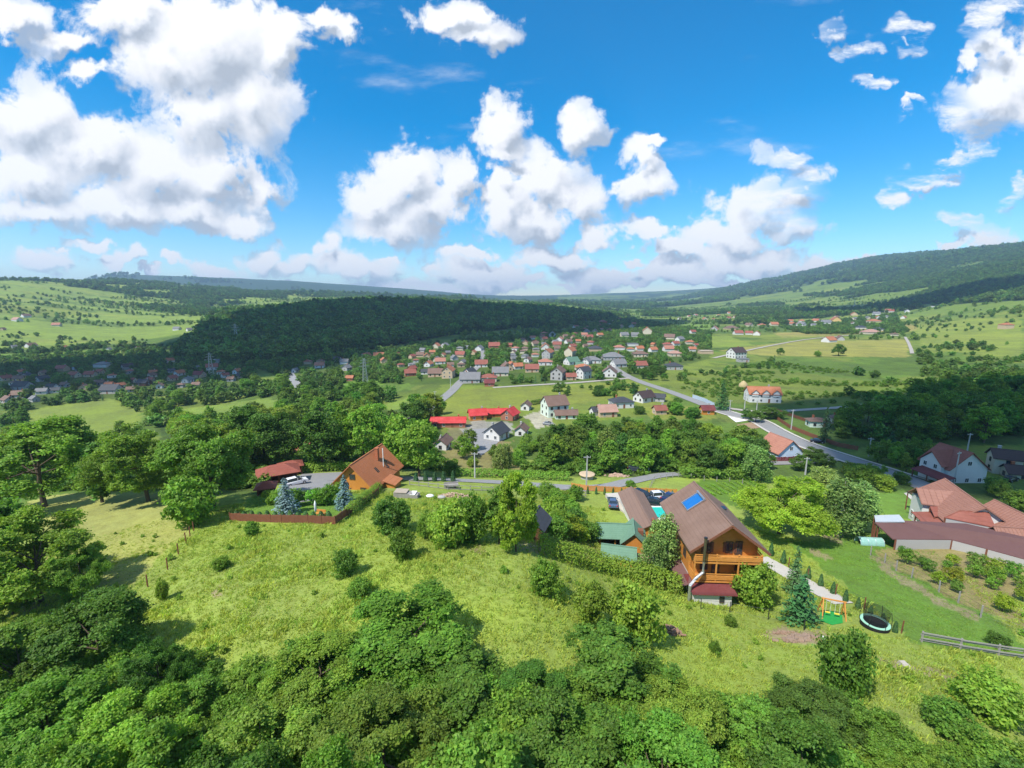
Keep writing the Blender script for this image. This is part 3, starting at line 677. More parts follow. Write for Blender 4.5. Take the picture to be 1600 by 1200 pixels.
HL = [ # px, py, width px, roof, wall, [rot, kind, storeys]
 (41,496,18,'brown','white'),(27,502,20,'pink','white'),(89,510,18,'salmon','cream'),(5,516,11,'brown','tan'),(277,516,15,'grey','white'),(296,517,11,'grey','white'),(311,516,8,'orange','tan'),
 (49,543,22,'brown','white',80),(100,545,14,'orange','white'),(110,545,9,'salmon','white'),(216,546,8,'orange','white'),(170,548,9,'grey','white'),(22,544,10,'grey','grey'),
 (120,578,14,'slate','pale blue',80),(98,580,26,'red brown','tan',0),(162,574,34,'grey','white',5,'hip'),(200,577,22,'dark brown','grey'),(265,567,18,'orange','white'),(281,587,20,'orange','white',70),
 (332,578,20,'red brown','white',30),(371,584,16,'orange','white',80),(309,578,8,'grey','white'),(312,590,24,'dark red','tan',-10),(294,598,20,'grey','white',85),(270,595,19,'red brown','tan',70),(238,590,17,'brown','cream'),
 (236,597,14,'red brown','tan'),(226,603,26,'slate','dark wood',-5),(142,589,24,'red brown','tan',10),(117,590,24,'red brown','cream',-5),(172,605,19,'orange','tan',5),(189,606,12,'orange','cream'),(157,602,20,'brown','grey'),
 (132,610,20,'brown','tan'),(102,605,15,'brown','grey'),(10,595,24,'red brown','tan'),(32,596,26,'brown','yellow',10),(42,590,18,'slate','grey'),(67,596,24,'slate','grey'),(37,609,40,'slate','grey',0),(82,609,24,'slate','white'),
 (67,616,24,'grey','white'),(32,622,34,'brown','grey',15),(175,615,42,'slate','grey',5),(14,630,26,'brown','grey'),(88,614,16,'slate','white'),
 (250,607,14,'brown','white'),(208,598,12,'red brown','cream'),(55,628,16,'grey','grey'),(352,590,12,'red brown','white'),(340,567,9,'grey','white'),
 (682,544,15,'orange','cream',80),(695,543,14,'grey','white'),(772,544,19,'rust red','brick',10),(796,542,10,'rust red','brick'),(749,548,15,'grey','white'),(729,545,6,'grey','white'),(661,550,12,'grey','grey'),(572,560,18,'orange','white',60),
 (592,560,17,'orange','white',15),(600,567,12,'orange','tan'),(621,558,12,'rust red','brick'),(644,560,12,'red brown','tan'),(657,558,14,'brown','tan'),(667,560,10,'orange','tan'),(692,558,10,'orange','cream',80),(719,558,18,'rust red','tan'),
 (710,563,13,'grey','grey'),(740,554,11,'orange','tan'),(482,569,15,'red brown','tan',0,'hip'),(501,568,14,'brown','tan',0,'hip'),(500,575,17,'salmon','white',10),(527,565,15,'slate','white'),(539,569,16,'grey','white'),(542,579,17,'grey','grey'),
 (547,595,13,'orange','brick',0),(462,582,13,'grey','white'),(670,573,16,'orange','white',75),(688,569,16,'salmon','white',10),(644,580,16,'rust red','brick',60),(641,588,19,'red brown','brick',20),(664,585,10,'slate','white'),
 (681,589,25,'brown','tan',0),(701,591,22,'orange','tan',85,'gable',2),(734,587,22,'slate','white',60),(735,599,34,'grey','grey',0),(764,597,26,'red brown','cream',0,'hip'),(782,588,26,'grey','cream',0),(752,574,20,'red brown','white',5),
 (792,579,20,'brown','tan'),(799,573,12,'orange','white'),(765,604,16,'dark red','brick',0),
 (872,594,25,'brown','grey',70,'gable',2),(892,594,17,'red brown','tan',0),(912,592,25,'slate','white',40,'gable',2),(952,589,25,'brown','white',75,'gable',1),(910,580,26,'orange','cream',0,'hip'),(905,574,13,'green','pale green'),
 (893,570,27,'green','white',30),(925,568,30,'grey','white',0,'hip'),(957,563,40,'grey','grey',0,'hip'),(966,574,28,'grey','white',20),(1000,576,24,'red brown','cream',10),(1052,578,31,'slate','grey',0,'hip'),(930,549,24,'slate','tan',0,'hip'),
 (987,541,22,'grey','white',0,'flat'),(967,547,20,'salmon','white',0,'hip'),(985,549,13,'orange','white',0,'hip'),(999,548,15,'orange','white',10),(1000,558,28,'brown','cream',0,'hip'),(1020,550,16,'orange','white',20),(1021,541,10,'orange','tan'),
 (1042,542,18,'rust red','white',0,'hip'),(1044,549,20,'salmon','white',5),(1055,540,15,'rust red','white'),(1062,533,16,'grey','white',30),(1046,530,18,'brown','cream'),(1054,557,25,'pink','cream',0,'hip'),(1078,538,17,'orange','cream',0,'hip'),
 (1087,542,10,'rust red','white'),(1081,549,14,'orange','white',0),(1102,553,26,'tan','tan',0,'flat'),(1150,560,33,'dark brown','white',20,'gable',2),(1160,566,22,'grey','grey',0,'flat'),(1011,522,15,'orange','cream',75,'gable',2),
 (975,526,16,'grey','cream',10),(992,526,13,'grey','grey'),(937,526,12,'orange','cream'),(920,530,16,'rust red','tan'),(1082,521,13,'rust red','white',20),(1116,517,16,'salmon','grey'),(1142,515,30,'brown','tan',0,'hip'),(1170,510,15,'brown','cream'),
 (1190,510,15,'orange','cream',0,'hip'),(1153,523,18,'rust red','white',0),(1170,523,12,'rust red','white'),(1182,524,12,'orange','white'),(891,557,20,'orange','cream',60,'gable',2),(855,560,18,'orange','grey',70,'gable',2),(825,566,14,'brown','white'),
 (852,571,23,'salmon','white',0,'hip'),(809,577,18,'orange','white',20),(831,582,22,'red brown','tan',0),(1295,535,26,'orange','white',20),(1312,532,16,'brown','grey',70),(1360,522,44,'pink','cream',0,'hip'),(1372,517,20,'slate','white',0,'hip'),
 (1397,525,15,'brown','cream',0,'hip'),(1345,514,22,'slate','white',0,'hip'),(1571,514,27,'orange','tan',0,'hip',2),(1209,509,17,'orange','cream'),(1236,508,22,'orange','cream',0,'hip'),(1252,509,17,'grey','white'),(1275,503,15,'orange','white'),
 (1290,506,20,'grey','white'),(1305,502,24,'orange','yellow',70),(1334,493,13,'orange','tan'),(1365,504,29,'orange','cream',0,'hip'),(1389,488,17,'rust red','white'),(1369,492,14,'grey','white'),(1417,488,10,'grey','white'),(1457,480,13,'grey','white',0,'flat'),
 (822,641,13,'brown','white'),(932,650,18,'slate','white',20),(947,652,36,'pink','tan',10),(970,638,42,'slate','white',10,'hip'),(1006,629,36,'dark brown','white',30,'gable',1),(1030,628,13,'slate','grey'),(1104,648,18,'dark red','wood',0),
]
for h in HL:
    a = list(h)+[None]*(8-len(h)); house(a[0], a[1], a[2], a[3], a[4], a[5], a[6] or 'gable', a[7] or 1)
rs = random.Random(8)
def infill(poly, n, wr, roofs, walls):
    xs = [p[0] for p in poly]; ys = [p[1] for p in poly]; k = 0; tries = 0
    while k < n and tries < 900:
        tries += 1
        px, py = rs.uniform(min(xs), max(xs)), rs.uniform(min(ys), max(ys))
        if not inpoly(np.array(px), np.array(py), poly): continue
        if any(abs(px-(b[0]+b[1])/2) < (b[1]-b[0])*.5+wr[1]*.55 and abs(py-b[3]) < 4.5 for b in HBOX): continue
        house(px, py, rs.uniform(*wr), rs.choice(roofs), rs.choice(walls), rs.choice([0, 10, 70, 85, 30]), rs.choice(['gable', 'gable', 'hip'])); k += 1
infill([(800,548),(930,520),(935,540),(850,558),(800,566)], 26, (9,15), ['red brown','brown','salmon','orange','grey'], ['white','cream','tan','grey'])
infill([(810,532),(900,512),(990,500),(990,512),(900,526),(820,545)], 26, (7,12), ['rust red','red brown','brown','salmon','grey'], ['white','cream','tan'])
infill([(930,506),(985,497),(990,503),(940,510)], 5, (10,16), ['red','rust red'], ['white','brick'])
infill([(1040,497),(1130,486),(1250,488),(1250,496),(1060,503)], 24, (6,10), ['red brown','brown','salmon','grey','orange'], ['white','cream'])
infill([(600,566),(720,545),(730,575),(640,580)], 10, (8,13), ['orange','brown','red brown','grey'], ['white','cream','tan'])
infill([(0,585),(380,575),(380,600),(200,615),(0,620)], 14, (11,18), ['brown','slate','red brown','orange'], ['grey','tan','white'])
infill([(1200,505),(1320,496),(1420,490),(1420,500),(1260,512)], 12, (8,13), ['orange','salmon','grey','brown'], ['white','cream'])
# ------------------------------------------------------------------ named houses of the middle distance
def named(px, py, w, roof, wall, rot, label, kind='gable', st=1, lf=1.3, maxw=20, sh=1.0):
    return house(px, py, w, roof, wall, rot, kind, st, lf, label=label, maxw=maxw, scale_h=sh)
named(701,668,42,'red','brick',2,'long low brick barn under a bright red metal roof',lf=3.4)
named(746,657,30,'red','wood',15,'timber pavilion with bright red metal roof between barn and red house',lf=1.4)
named(771,652,22,'red','wood',8,'narrow open shelter with red roof joining the red roofed buildings',lf=3.0,sh=.8)
named(797,657,30,'red','brick',65,'steep brick house with bright red metal roof and tall gable',st=1,lf=1.2)
named(776,688,42,'slate','white',62,'white house with steep slate roof beside the gravel yard',st=1,lf=1.15)
named(815,681,20,'brown','white',75,'small white cottage with weathered brown roof beside slate roofed house')
named(866,652,46,'brown','pale green',20,'pale green villa with brown roof and wide terrace',st=2,lf=1.15)
named(884,655,22,'brown','pale green',5,'low brown roofed porch of the pale green villa',lf=2.4,sh=.9)
named(693,702,16,'brown','white',80,'white walled barn with brown roof at edge of the trees',lf=1.6)
named(467,712,50,'orange','white',2,'white house with orange roof half hidden under dark trees',lf=1.7)
v_root, vL, vw, vh, vr, v_rf = named(1190,629,62,'orange','white',-8,'large white villa with orange tiled roof and dormers beside junction',st=2,lf=1.9,sh=.8)
for dx_ in (-.33, 0, .33):
    m = MB(); m.poly([(vL*dx_-1.6, -vw/2-.35, vh-1.2), (vL*dx_+1.6, -vw/2-.35, vh-1.2), (vL*dx_+1.6, -vw/2-.35, vh+.6), (vL*dx_, -vw/2-.35, vh+2.0), (vL*dx_-1.6, -vw/2-.35, vh+.6)])
    m.box(vL*dx_-1.55, vL*dx_+1.55, -vw/2-.33, -vw/2+2.2, vh-1.2, vh+.6)
    dm = m.build('dormer', WALLM['white'], v_root)
    m = MB()
    for s in (-1, 1):
        q = [(vL*dx_+s*2.1, -vw/2-.7, vh+.35), (vL*dx_, -vw/2-.7, vh+2.25), (vL*dx_, -vw/2+3, vh+2.25), (vL*dx_+s*2.1, -vw/2+3, vh+.35)]
        m.slab(q if s < 0 else q[::-1], .15)
    m.build('dormer_roof', ROOFM['orange'], dm)
named(1276,668,40,'brown','pale green',-12,'pale green house with brown hipped roof behind the dark spruce','hip',lf=1.5)
named(1310,662,34,'brown','cream',-8,'cream annexe with long brown roof behind the grove','hip',lf=1.8)
named(1565,741,62,'dark brown','cream',-28,'cream two storey house with dark brown roof and satellite dish',st=2,lf=1.2)
named(1590,748,34,'dark brown','cream',-20,'low dark brown carport beside the cream two storey house',lf=1.5,sh=.7)
named(1030,648,14,'red brown','tan',10,'tiny tan hut with rusty roof among the grove tops')
named(917,569,16,'grey','white',60,'white cottage beside the green roofed house')

# a house set by its ridge: two ridge points seen in the picture and the height of the ridge
def ridge_house(name, label, A, B, zr, w, rise, roof, wall, over=.5, th=.18, win=True, ribs=0, trim=0.0):
    a, b = Q(*A, zr), Q(*B, zr); c = (a+b)/2; L = float(np.hypot(*(b-a)[:2]))-2*over; th_ = math.atan2(b[1]-a[1], b[0]-a[0])
    g = float(min(H(a[0], a[1]), H(b[0], b[1]), H(c[0], c[1])))
    root = empty(name, (c[0], c[1], g), th_, label, 'house'); hw = zr-g-rise-th
    m = MB(); gable_walls(m, L-trim, w, -1.2, hw, rise); m.build('wall', WALLM[wall] if isinstance(wall, str) else wall, root)
    m = MB(); gable_roof(m, L, w, hw, rise, over, th)
    if ribs:
        k = rise/(w/2)
        for xx in np.arange(-L/2-over+.3, L/2+over, ribs):
            for s in (-1, 1): m.bar((xx, s*(w/2+over), hw-over*k+th+.03), (xx, 0, hw+rise+th+.03), .06, .07)
    rf = m.build('roof', ROOFM[roof] if isinstance(roof, str) else roof, root)
    HOUSES.append((c[0], c[1], max(L, w)*.62+1)); p0 = proj(np.array([c[0], c[1], zr])); HBOX.append((p0[0]-40, p0[0]+40, p0[1]-4, p0[1]+35, depth_of(c)))
    if win and hw > 1.8:
        for s in (-1, 1):
            for k in range(max(1, int(w/3))):
                u = (k+.5)/max(1, int(w/3))*w-w/2; window(root, (s*((L-trim)/2+.02), u, min(1.5, hw-.8)), math.pi/2, 1.1, 1.2)
            for k in range(int(L/3)):
                u = (k+.5)/int(L/3)*L-L/2; window(root, (u, s*(w/2+.02), min(1.5, hw-.8)), 0, 1.1, 1.2)
    if win and rise > 2.2:
        for s in (-1, 1): window(root, (s*((L-trim)/2+.02), 0, hw+rise*.33), math.pi/2, 1.2, 1.2)
    return root, L, w, hw, rise, rf
ridge_house('house', 'pale blue house with salmon tiled roof behind a dark red fence', (1240,689), (1203,675), 8.6, 8.5, 3.6, 'salmon', 'pale blue')
r_, L_, w_, h_, ri_, rf_ = ridge_house('house', 'white two storey house with red brown cross gabled roof below the grove', (1468,691), (1522,708), 12.6, 10, 4.2, 'red brown', 'white')
m = MB()
for s in (-1, 1):
    q = [(s*3.4, -w_/2-1.6, h_+.4), (0, -w_/2-1.6, h_+3.6), (0, -.5, h_+3.9), (s*3.4, -.5, h_+.4)]; m.slab(q if s < 0 else q[::-1], .18)
g_ = m.build('front_gable_roof', ROOFM['red brown'], r_)
m = MB(); m.poly([(-2.9,-w_/2-1.2,-1), (2.9,-w_/2-1.2,-1), (2.9,-w_/2-1.2,h_+.5), (0,-w_/2-1.2,h_+3.2), (-2.9,-w_/2-1.2,h_+.5)]); m.poly([(2.9,-w_/2-1.2,-1),(2.9,-w_/2,-1),(2.9,-w_/2,h_+.5),(2.9,-w_/2-1.2,h_+.5)]); m.poly([(-2.9,-w_/2,-1),(-2.9,-w_/2-1.2,-1),(-2.9,-w_/2-1.2,h_+.5),(-2.9,-w_/2,h_+.5)])
m.build('front_wall', WALLM['white'], r_)
for u in (-1.4, 1.4): window(r_, (u, -w_/2-1.24, h_-.2), 0, 1.0, 1.2)
m = MB(); m.slab([(-2, -w_/2-4.5, 2.6), (7, -w_/2-4.5, 2.6), (7, -w_/2-1.3, 3.4), (-2, -w_/2-1.3, 3.4)], .15); m.build('porch_roof', ROOFM['dark red'], r_)
for u in (-1.6, 2.4, 6.6): MB().box(u-.1, u+.1, -w_/2-4.2, -w_/2-4.0, -1, 2.55).build('post', wood_b, r_)

# ------------------------------------------------------------------ the timber chalet
def chalet():
    g = 12.9; cx, cy_ = 27.45, 57.9
    ro = empty('chalet', (cx, cy_, g), math.atan2(13.6, .75), 'orange timber chalet with brown roof, balconies and blue solar panel', 'house')
    HOUSES.append((cx, cy_, 8.5)); HBOX.append((1030, 1205, 750, 945, 58))
    timber = WALLM['wood']; stone = simple('white_block', (.62,.60,.57), .9, .15, 1.5, .03, courses=3.2); dark = wood_b
    L, w, z0, rise = 12.4, 8.3, 6.9, 3.1; xf = -5.0; xb = 6.2   # local x runs along the ridge, front end negative; local y points away from the lawn
    m = MB(); m.box(xf, xb, -w/2, w/2, -2.5, 2.4); m.build('base_wall', stone, ro)
    m = MB(); x0, x1 = xf, xb
    m.poly([(x0,-w/2,2.4),(x1,-w/2,2.4),(x1,-w/2,z0),(x0,-w/2,z0)]); m.poly([(x1,w/2,2.4),(x0,w/2,2.4),(x0,w/2,z0),(x1,w/2,z0)])
    for xx, o_ in ((x0, -1), (x1, 1)):
        q = [(xx,-w/2,2.4),(xx,w/2,2.4),(xx,w/2,z0),(xx,0,z0+rise-.03),(xx,-w/2,z0)]; m.poly(q if o_ > 0 else q[::-1])
    m.build('timber_wall', timber, ro)
    m = MB()
    for k in range(14):      # log ends and corner boards
        m.box(xf-.12, xf, w/2-.16, w/2+.1, 2.45+k*.31, 2.7+k*.31); m.box(xf-.12, xf, -w/2-.1, -w/2+.16, 2.45+k*.31, 2.7+k*.31)
    m.build('log_ends', wood_o, ro)
    k = rise/(w/2); th = .2; over = .75
    roofm = simple('roof_chalet', (.20,.125,.095), .85, .26, .5, .02, courses=3.0)
    m = MB(); gable_roof(m, L, w, z0, rise, over, th, x0=-1.0, x1=7.0); rf = m.build('roof', roofm, ro)
    m = MB(); gable_roof(m, L, w, z0+.06, rise, over, th, x0=-6.95, x1=-.97); m.build('front_roof', roofm, ro)
    m = MB()
    for s in (-1, 1):
        m.bar((-6.99, s*(w/2+over), z0-over*k+.08), (-6.99, 0, z0+rise+.1), .06, .3)
    m.build('barge_boards', wood_b, ro)
    # solar panel lies on the slope towards the garden
    def sl(xx, d, up): return (xx, d, z0+rise+th-d*k+up)
    m = MB(); m.slab([sl(1.0,2.7,.16), sl(1.0,.7,.16), sl(3.3,.7,.16), sl(3.3,2.7,.16)], .07)
    sp = m.build('solar_panel', simple('solar_blue', (.015,.14,.42), .18, .1, 1, 0, spec=.6), ro)
    m = MB()
    for a, b in ((sl(.9,2.8,.18), sl(.9,.6,.18)), (sl(3.4,2.8,.18), sl(3.4,.6,.18)), (sl(.9,2.8,.18), sl(3.4,2.8,.18))): m.bar(a, b, .12, .14)
    m.build('frame', metal, sp)
    MB().tube([sl(.7,.6,.30), sl(3.6,.6,.30)], .16, 10).build('water_tank', metal, sp)
    m = MB(); m.slab([sl(-2.2,-1.9,.1), sl(-1.4,-1.9,.1), sl(-1.4,-2.9,.1), sl(-2.2,-2.9,.1)][::-1], .08)
    m = MB(); m.bar((1.2, -2.4, z0+rise+th-2.4*k+.05), (2.2, -2.4, z0+rise+th-2.4*k+.05), .8, .12); m.build('skylight', glass, rf)
    # balconies: floors, posts, rails; the upper one under the gable
    for (zf, nm) in ((2.45, 'lower_balcony'), (5.05, 'upper_balcony')):
        m = MB(); m.box(-6.75, xf-.003, -w/2+.02, w/2-.02, zf-.18, zf); bl = m.build(nm, wood_o, ro)
        for zz in (zf+.2, zf+.42, zf+.64, zf+.96):
            MB().box(-6.78, -6.70, -w/2, w/2, zz, zz+(.16 if zz < zf+.9 else .09)).build('rail', wood_o, bl)
            for s in (-1, 1): MB().box(-6.70, xf, s*w/2-.04, s*w/2+.04, zz, zz+.14).build('rail', wood_o, bl)
        for u in (-w/2+.08, -1.3, 1.4, w/2-.08):
            MB().box(-6.74, -6.6, u-.08, u+.08, zf, zf+(2.45 if zf < 4 else 1.1)).build('post', wood_o, bl)
    for u in (-w/2+.12, w/2-.12): MB().box(-6.72, -6.54, u-.1, u+.1, -1.5, 2.27).build('post', wood_o, ro)
    for (u, zz, ww, hh, dd) in ((-1.9,6.15,.9,1.9,1), (-.7,6.2,.9,1.6,0), (2.0,6.2,.9,1.6,0), (2.3,3.7,1.0,1.4,0), (.8,3.55,1.0,2.0,1), (-2.2,3.7,1.2,1.4,0)):
        wn_ = window(ro, (xf-.06, u, zz), math.pi/2, ww, hh, True)
    for u in (-1.4, -.1, 1.5, 2.6):
        m = MB()
        for j in range(9): m.box(-.02, .02, -.2, .2, -.7+j*.16, -.7+j*.16+.11)
        sh = m.build('shutter', wood_b, ro); sh.location = (xf-.08, u-.05, 6.2)
    for xx in (-3.2, -.6, 2.0, 4.6): window(ro, (xx, w/2+.03, 4.3), 0, 1.0, 1.2, True)
    for xx in (-3.2, 0, 3.4): window(ro, (xx, -w/2-.03, 4.0), 0, 1.1, 1.2, True)
    # lean-to with dark red roof below the balcony, side terrace
    m = MB(); m.box(-8.1, -6.9, -.2, 4.5, -2.0, 1.75); m.build('lean_to_wall', stone, ro)
    window(ro, (-8.13, 1.0, .9), math.pi/2, .6, .8, True)
    m = MB(); m.slab([(-8.55, 4.75, 1.8), (-8.55, -.7, 1.8), (-5.02, -.7, 2.25), (-5.02, 4.75, 2.25)][::-1], .1); m.build('lean_to_roof', ROOFM['dark red'], ro)
    m = MB(); m.slab([(-6.9, 5.7, 1.75), (-6.9, w/2, 2.2), (6.0, w/2, 2.2), (6.0, 5.7, 1.75)], .1); m.build('side_roof', simple('roof_terrace', (.15,.075,.07), .8, .2), ro)
    # flue pipe: up the wall, aslant past the balcony, up beyond the eaves
    MB().tube([(-8.0, 4.95, -.6), (-8.0, 4.95, 2.6), (-7.6, 4.2, 3.3), (-7.25, 3.2, 4.0), (-7.25, 3.2, 5.4)], .19, 12).build('flue_pipe', metal, ro)
    fl = MB().tube([(-7.25, 3.2, 5.4), (-7.25, 3.2, 8.6)], .17, 12).build('flue_top', simple('sooty_metal', (.10,.09,.05), .5, .5, 3, 0, metal=.4), ro)
    MB().tube([(-7.25, 3.2, 8.6), (-7.25, 3.2, 8.7)], .23, 12).build('cap', metal_dark, fl)
chalet()

# ------------------------------------------------------------------ chalet yard: patio, pool, long shed, cars
PZ = 9.75
yard = [Q(*p, PZ) for p in ((946,771),(990,768),(1062,772),(1066,784),(1052,806),(1040,826),(1014,830),(965,792))]
m = MB(); top = [(p[0], p[1], PZ) for p in yard][::-1]; m.poly(top)
for a, b in zip(top, top[1:]+top[:1]): m.poly([b, a, (a[0], a[1], PZ-2.5), (b[0], b[1], PZ-2.5)])
tag(m.build('patio', concrete), 'pale concrete yard behind the timber chalet', 'patio', kind='structure')
for p in yard: ROADS.append((p[0], p[1], 2.0))
ROADS.append((28, 84, 9))
pq = [Q(*p, PZ) for p in ((1012,793),(1040,793),(1036,810),(1022,810))]
po = empty('swimming_pool', (pq[0]+pq[2])/2, 0, 'small rectangular turquoise pool between shed and chalet', 'pool')
c0 = (pq[0]+pq[2])/2; X0, X1, Y0, Y1 = -2.0, 2.4, -2.3, 2.3
m = MB(); m.box(X0-.4, X1+.4, Y0-.4, Y0, 0, .14); m.box(X0-.4, X1+.4, Y1, Y1+.4, 0, .14); m.box(X0-.4, X0, Y0, Y1, 0, .14); m.box(X1, X1+.4, Y0, Y1, 0, .14); m.build('coping', white_paint, po)
wm = simple('pool_water', (.03,.50,.42), .06, .06, .8, .004, spec=.6); MB().box(X0, X1, Y0, Y1, .004, .06).build('water', wm, po)
MB().tube([(X1-.4,Y1+.1,.1),(X1-.4,Y1+.1,.7),(X1-.4,Y1-.4,.7),(X1-.4,Y1-.4,.05)], .03, 6).build('ladder_rail', metal, po)
sh_, sL, sw, shw, sri, srf = ridge_house('long_shed', 'long low outbuilding with brown roof and timber gable beside the pool', (1018,820), (986,760), 13.1, 4.3, 1.1, simple('roof_shed', (.21,.135,.105), .85, .12, .5, .02, courses=3.0), 'white', .45, .14, False)
m = MB(); m.poly([(-sL/2-.02, -sw/2, .0), (-sL/2-.02, -sw/2, shw), (-sL/2-.02, 0, shw+sri-.05), (-sL/2-.02, sw/2, shw), (-sL/2-.02, sw/2, .0)]); m.build('timber_gable', WALLM['wood'], sh_)
m = MB(); m.lathe([(.25, 0), (.25, .5), (.32, .5), (.05, .75)], 10); vt = m.build('roof_vent', ROOFM['red brown'], srf); vt.location = (-sL/2+1.6, -.8, shw+sri-.3)

def car(px, py, rz, paint, label, kind='suv', z=None, loc=None, group=None):
    p = loc if loc is not None else (P(px, py) if z is None else Q(px, py, z))
    zz = (float(H(p[0], p[1]))+.09) if z is None else z
    ro = empty('car', (p[0], p[1], zz), rz, label, 'car', group)
    L, w = (4.55, 1.84) if kind == 'suv' else (4.4, 1.78); ht = 1.62 if kind == 'suv' else 1.45
    # side outline of the lower body, then greenhouse
    bx = [(-L/2, .42), (-L/2+.02, .80), (-L/2+.25, .95), (-.55*L/2, 1.0), (.35*L/2, 1.0), (.62*L/2, .93), (L/2-.1, .80), (L/2, .62), (L/2-.02, .38), (L/2-.4, .26), (-L/2+.3, .26)]
    m = MB(); n = len(bx); ins = lambda q: .86 if q[1] > .9 else (1.0 if q[1] > .4 else .93)
    for s in (-1, 1): m.v += [(q[0], s*w/2*ins(q), q[1]) for q in bx]
    m.f.append(tuple(range(n))); m.f.append(tuple(range(2*n-1, n-1, -1)))
    for i in range(n): j = (i+1) % n; m.f.append((i, n+i, n+j, j))
    body = m.build('body', paint, ro)
    back = -.95*L/2 if kind == 'suv' else -.70*L/2
    gl = [(back+.05, .98), (back+.35, ht-.06), (back+.7, ht), (.02*L, ht), (.14*L, ht-.08), (.30*L, .98)]
    m = MB(); n = len(gl); gi_ = lambda q: .70 if q[1] > 1.2 else .84
    for s in (-1, 1): m.v += [(q[0], s*w/2*gi_(q), q[1]) for q in gl]
    m.f.append(tuple(range(n))); m.f.append(tuple(range(2*n-1, n-1, -1)))
    for i in range(n): j = (i+1) % n; m.f.append((i, n+i, n+j, j))
    m.build('windows', glass, ro)
    m = MB(); m.hexa([(back+.45,-w*.345,ht-.04),(.03*L,-w*.345,ht-.04),(.03*L,w*.345,ht-.04),(back+.45,w*.345,ht-.04),(back+.6,-w*.32,ht+.03),(.0*L,-w*.32,ht+.03),(.0*L,w*.32,ht+.03),(back+.6,w*.32,ht+.03)])
    for s in (-1, 1):
        for xx in (.30*L, .04*L, back+.3): m.bar((xx if xx < .29*L else xx, s*w*.425, .98), (xx-.16*L*(xx > .2*L)*1.0, s*w*.352, ht-.02), .07)
    m.build('roof', paint, ro)
    for sx in (-.31, .315):
        for s in (-1, 1):
            wh = MB().tube([(sx*L, s*(w/2-.2), .33), (sx*L, s*(w/2+.01), .33)], .33, 14).build('wheel', metal_dark, ro)
            MB().tube([(sx*L, s*(w/2+.005), .33), (sx*L, s*(w/2+.025), .33)], .2, 10).build('rim', metal, wh)
    for s in (-1, 1):
        MB().box(L/2-.16, L/2-.02, s*w*.38-.2, s*w*.38+.2, .62, .78).build('headlight', white_paint, ro)
        MB().box(-L/2-.015, -L/2+.1, s*w*.40-.14, s*w*.40+.14, .68, .9).build('tail_light', ROOFM['red'], ro)
        MB().box(.22*L, .27*L, s*(w/2+.09)-.09, s*(w/2+.09)+.09, .95, 1.08).build('mirror', paint, ro)
    return ro
def paintm(n, c): return simple('paint_'+n, c, .22, .03, 1, 0, spec=.6)
car(1031,779,R(8), paintm('silver', (.62,.64,.68)), 'silver estate car parked by the orange boarded fence', z=PZ+.02)
car(1021,788,R(-12), paintm('black', (.012,.013,.018)), 'black car parked close to the turquoise pool', 'sedan', z=PZ+.02)
car(1004,778,R(-50), paintm('black', (.012,.013,.018)), 'black four wheel drive behind the long brown roof', z=PZ+.02)
car(957,789,R(82), paintm('blue', (.07,.11,.2)), 'dark blue car nosing out past the end of the long shed', 'sedan', z=PZ+.02)
car(1046,780,R(40), paintm('navy', (.02,.035,.10)), 'navy car half hidden behind the chalet roof', 'sedan', z=PZ+.02)
car(993,739,R(-22), paintm('black', (.012,.013,.018)), 'black estate car standing on the lane by the grove', 'suv')
car(463,757,R(42), paintm('white', (.75,.76,.78)), 'white car parked on gravel beside the red carport', 'suv')
car(722,690,R(80), paintm('white', (.75,.76,.78)), 'white van on the pale gravel yard', 'suv')
car(728,700,R(60), paintm('grey', (.3,.31,.33)), 'grey car beside the white van on gravel', 'sedan')
car(1277,692,R(-28), paintm('black', (.012,.013,.018)), 'black car driving along the asphalt valley road', 'sedan')
car(1578,752,R(20), paintm('black', (.012,.013,.018)), 'black car under the dark brown carport', 'sedan')
car(856,664,R(-15), paintm('grey', (.3,.31,.33)), 'grey car outside the pale green villa', 'sedan')

# ------------------------------------------------------------------ green roofed huts in the chalet garden
def hut(name, label, px, py, L, w, hw, rise, rz, roofm, wallm, open_front=True, dz=0):
    p = P(px, py); ro = empty(name, (p[0], p[1], p[2]+dz), rz, label, 'hut'); HOUSES.append((p[0], p[1], L*.7))
    m = MB()
    if open_front:
        m.box(-L/2, L/2, w/2-.1, w/2, -.8, hw); m.box(-L/2, -L/2+.1, -w/2, w/2-.1, -.8, hw); m.box(L/2-.1, L/2, -w/2, w/2-.1, -.8, hw)
    else: gable_walls(m, L, w, -.8, hw, rise)
    m.build('wall', wallm, ro)
    if open_front:
        for xx in (-L/2+.06, 0, L/2-.06): MB().box(xx-.06, xx+.06, -w/2, -w/2+.12, -.8, hw).build('post', wood_o, ro)
        MB().box(-L/2+.15, L/2-.15, -w/2+.05, -w/2+.1, .0, .7).build('parapet', wood_o, ro)
    m = MB(); gable_roof(m, L, w, hw, rise, .45, .1); rf = m.build('roof', roofm, ro)
    HBOX.append((px-30, px+30, py-40, py+2, depth_of(p))); return ro, rf
gr = simple('roof_shingle_green', (.13,.24,.165), .9, .2, 1.0, .02, courses=5)
hut('garden_hut', 'open timber garden hut with green shingle roof beside the long shed', 958, 850, 4.8, 3.4, 2.3, 1.2, R(-4), gr, WALLM['dark wood'])
h2, h2r = hut('garden_hut', 'steep green roofed timber hut with dormer hatch by the birch', 988, 858, 4.4, 3.2, 2.4, 1.5, R(78), gr, WALLM['wood'], False)
MB().box(-.5, .5, -1.5, -.7, 2.6, 3.5).build('hatch', wood_b, h2r)
hut('garden_hut', 'small lower hut with pale green roof behind the clipped hedge', 966, 877, 4.2, 2.8, 1.6, .8, R(-14), gr, WALLM['wood'], False)
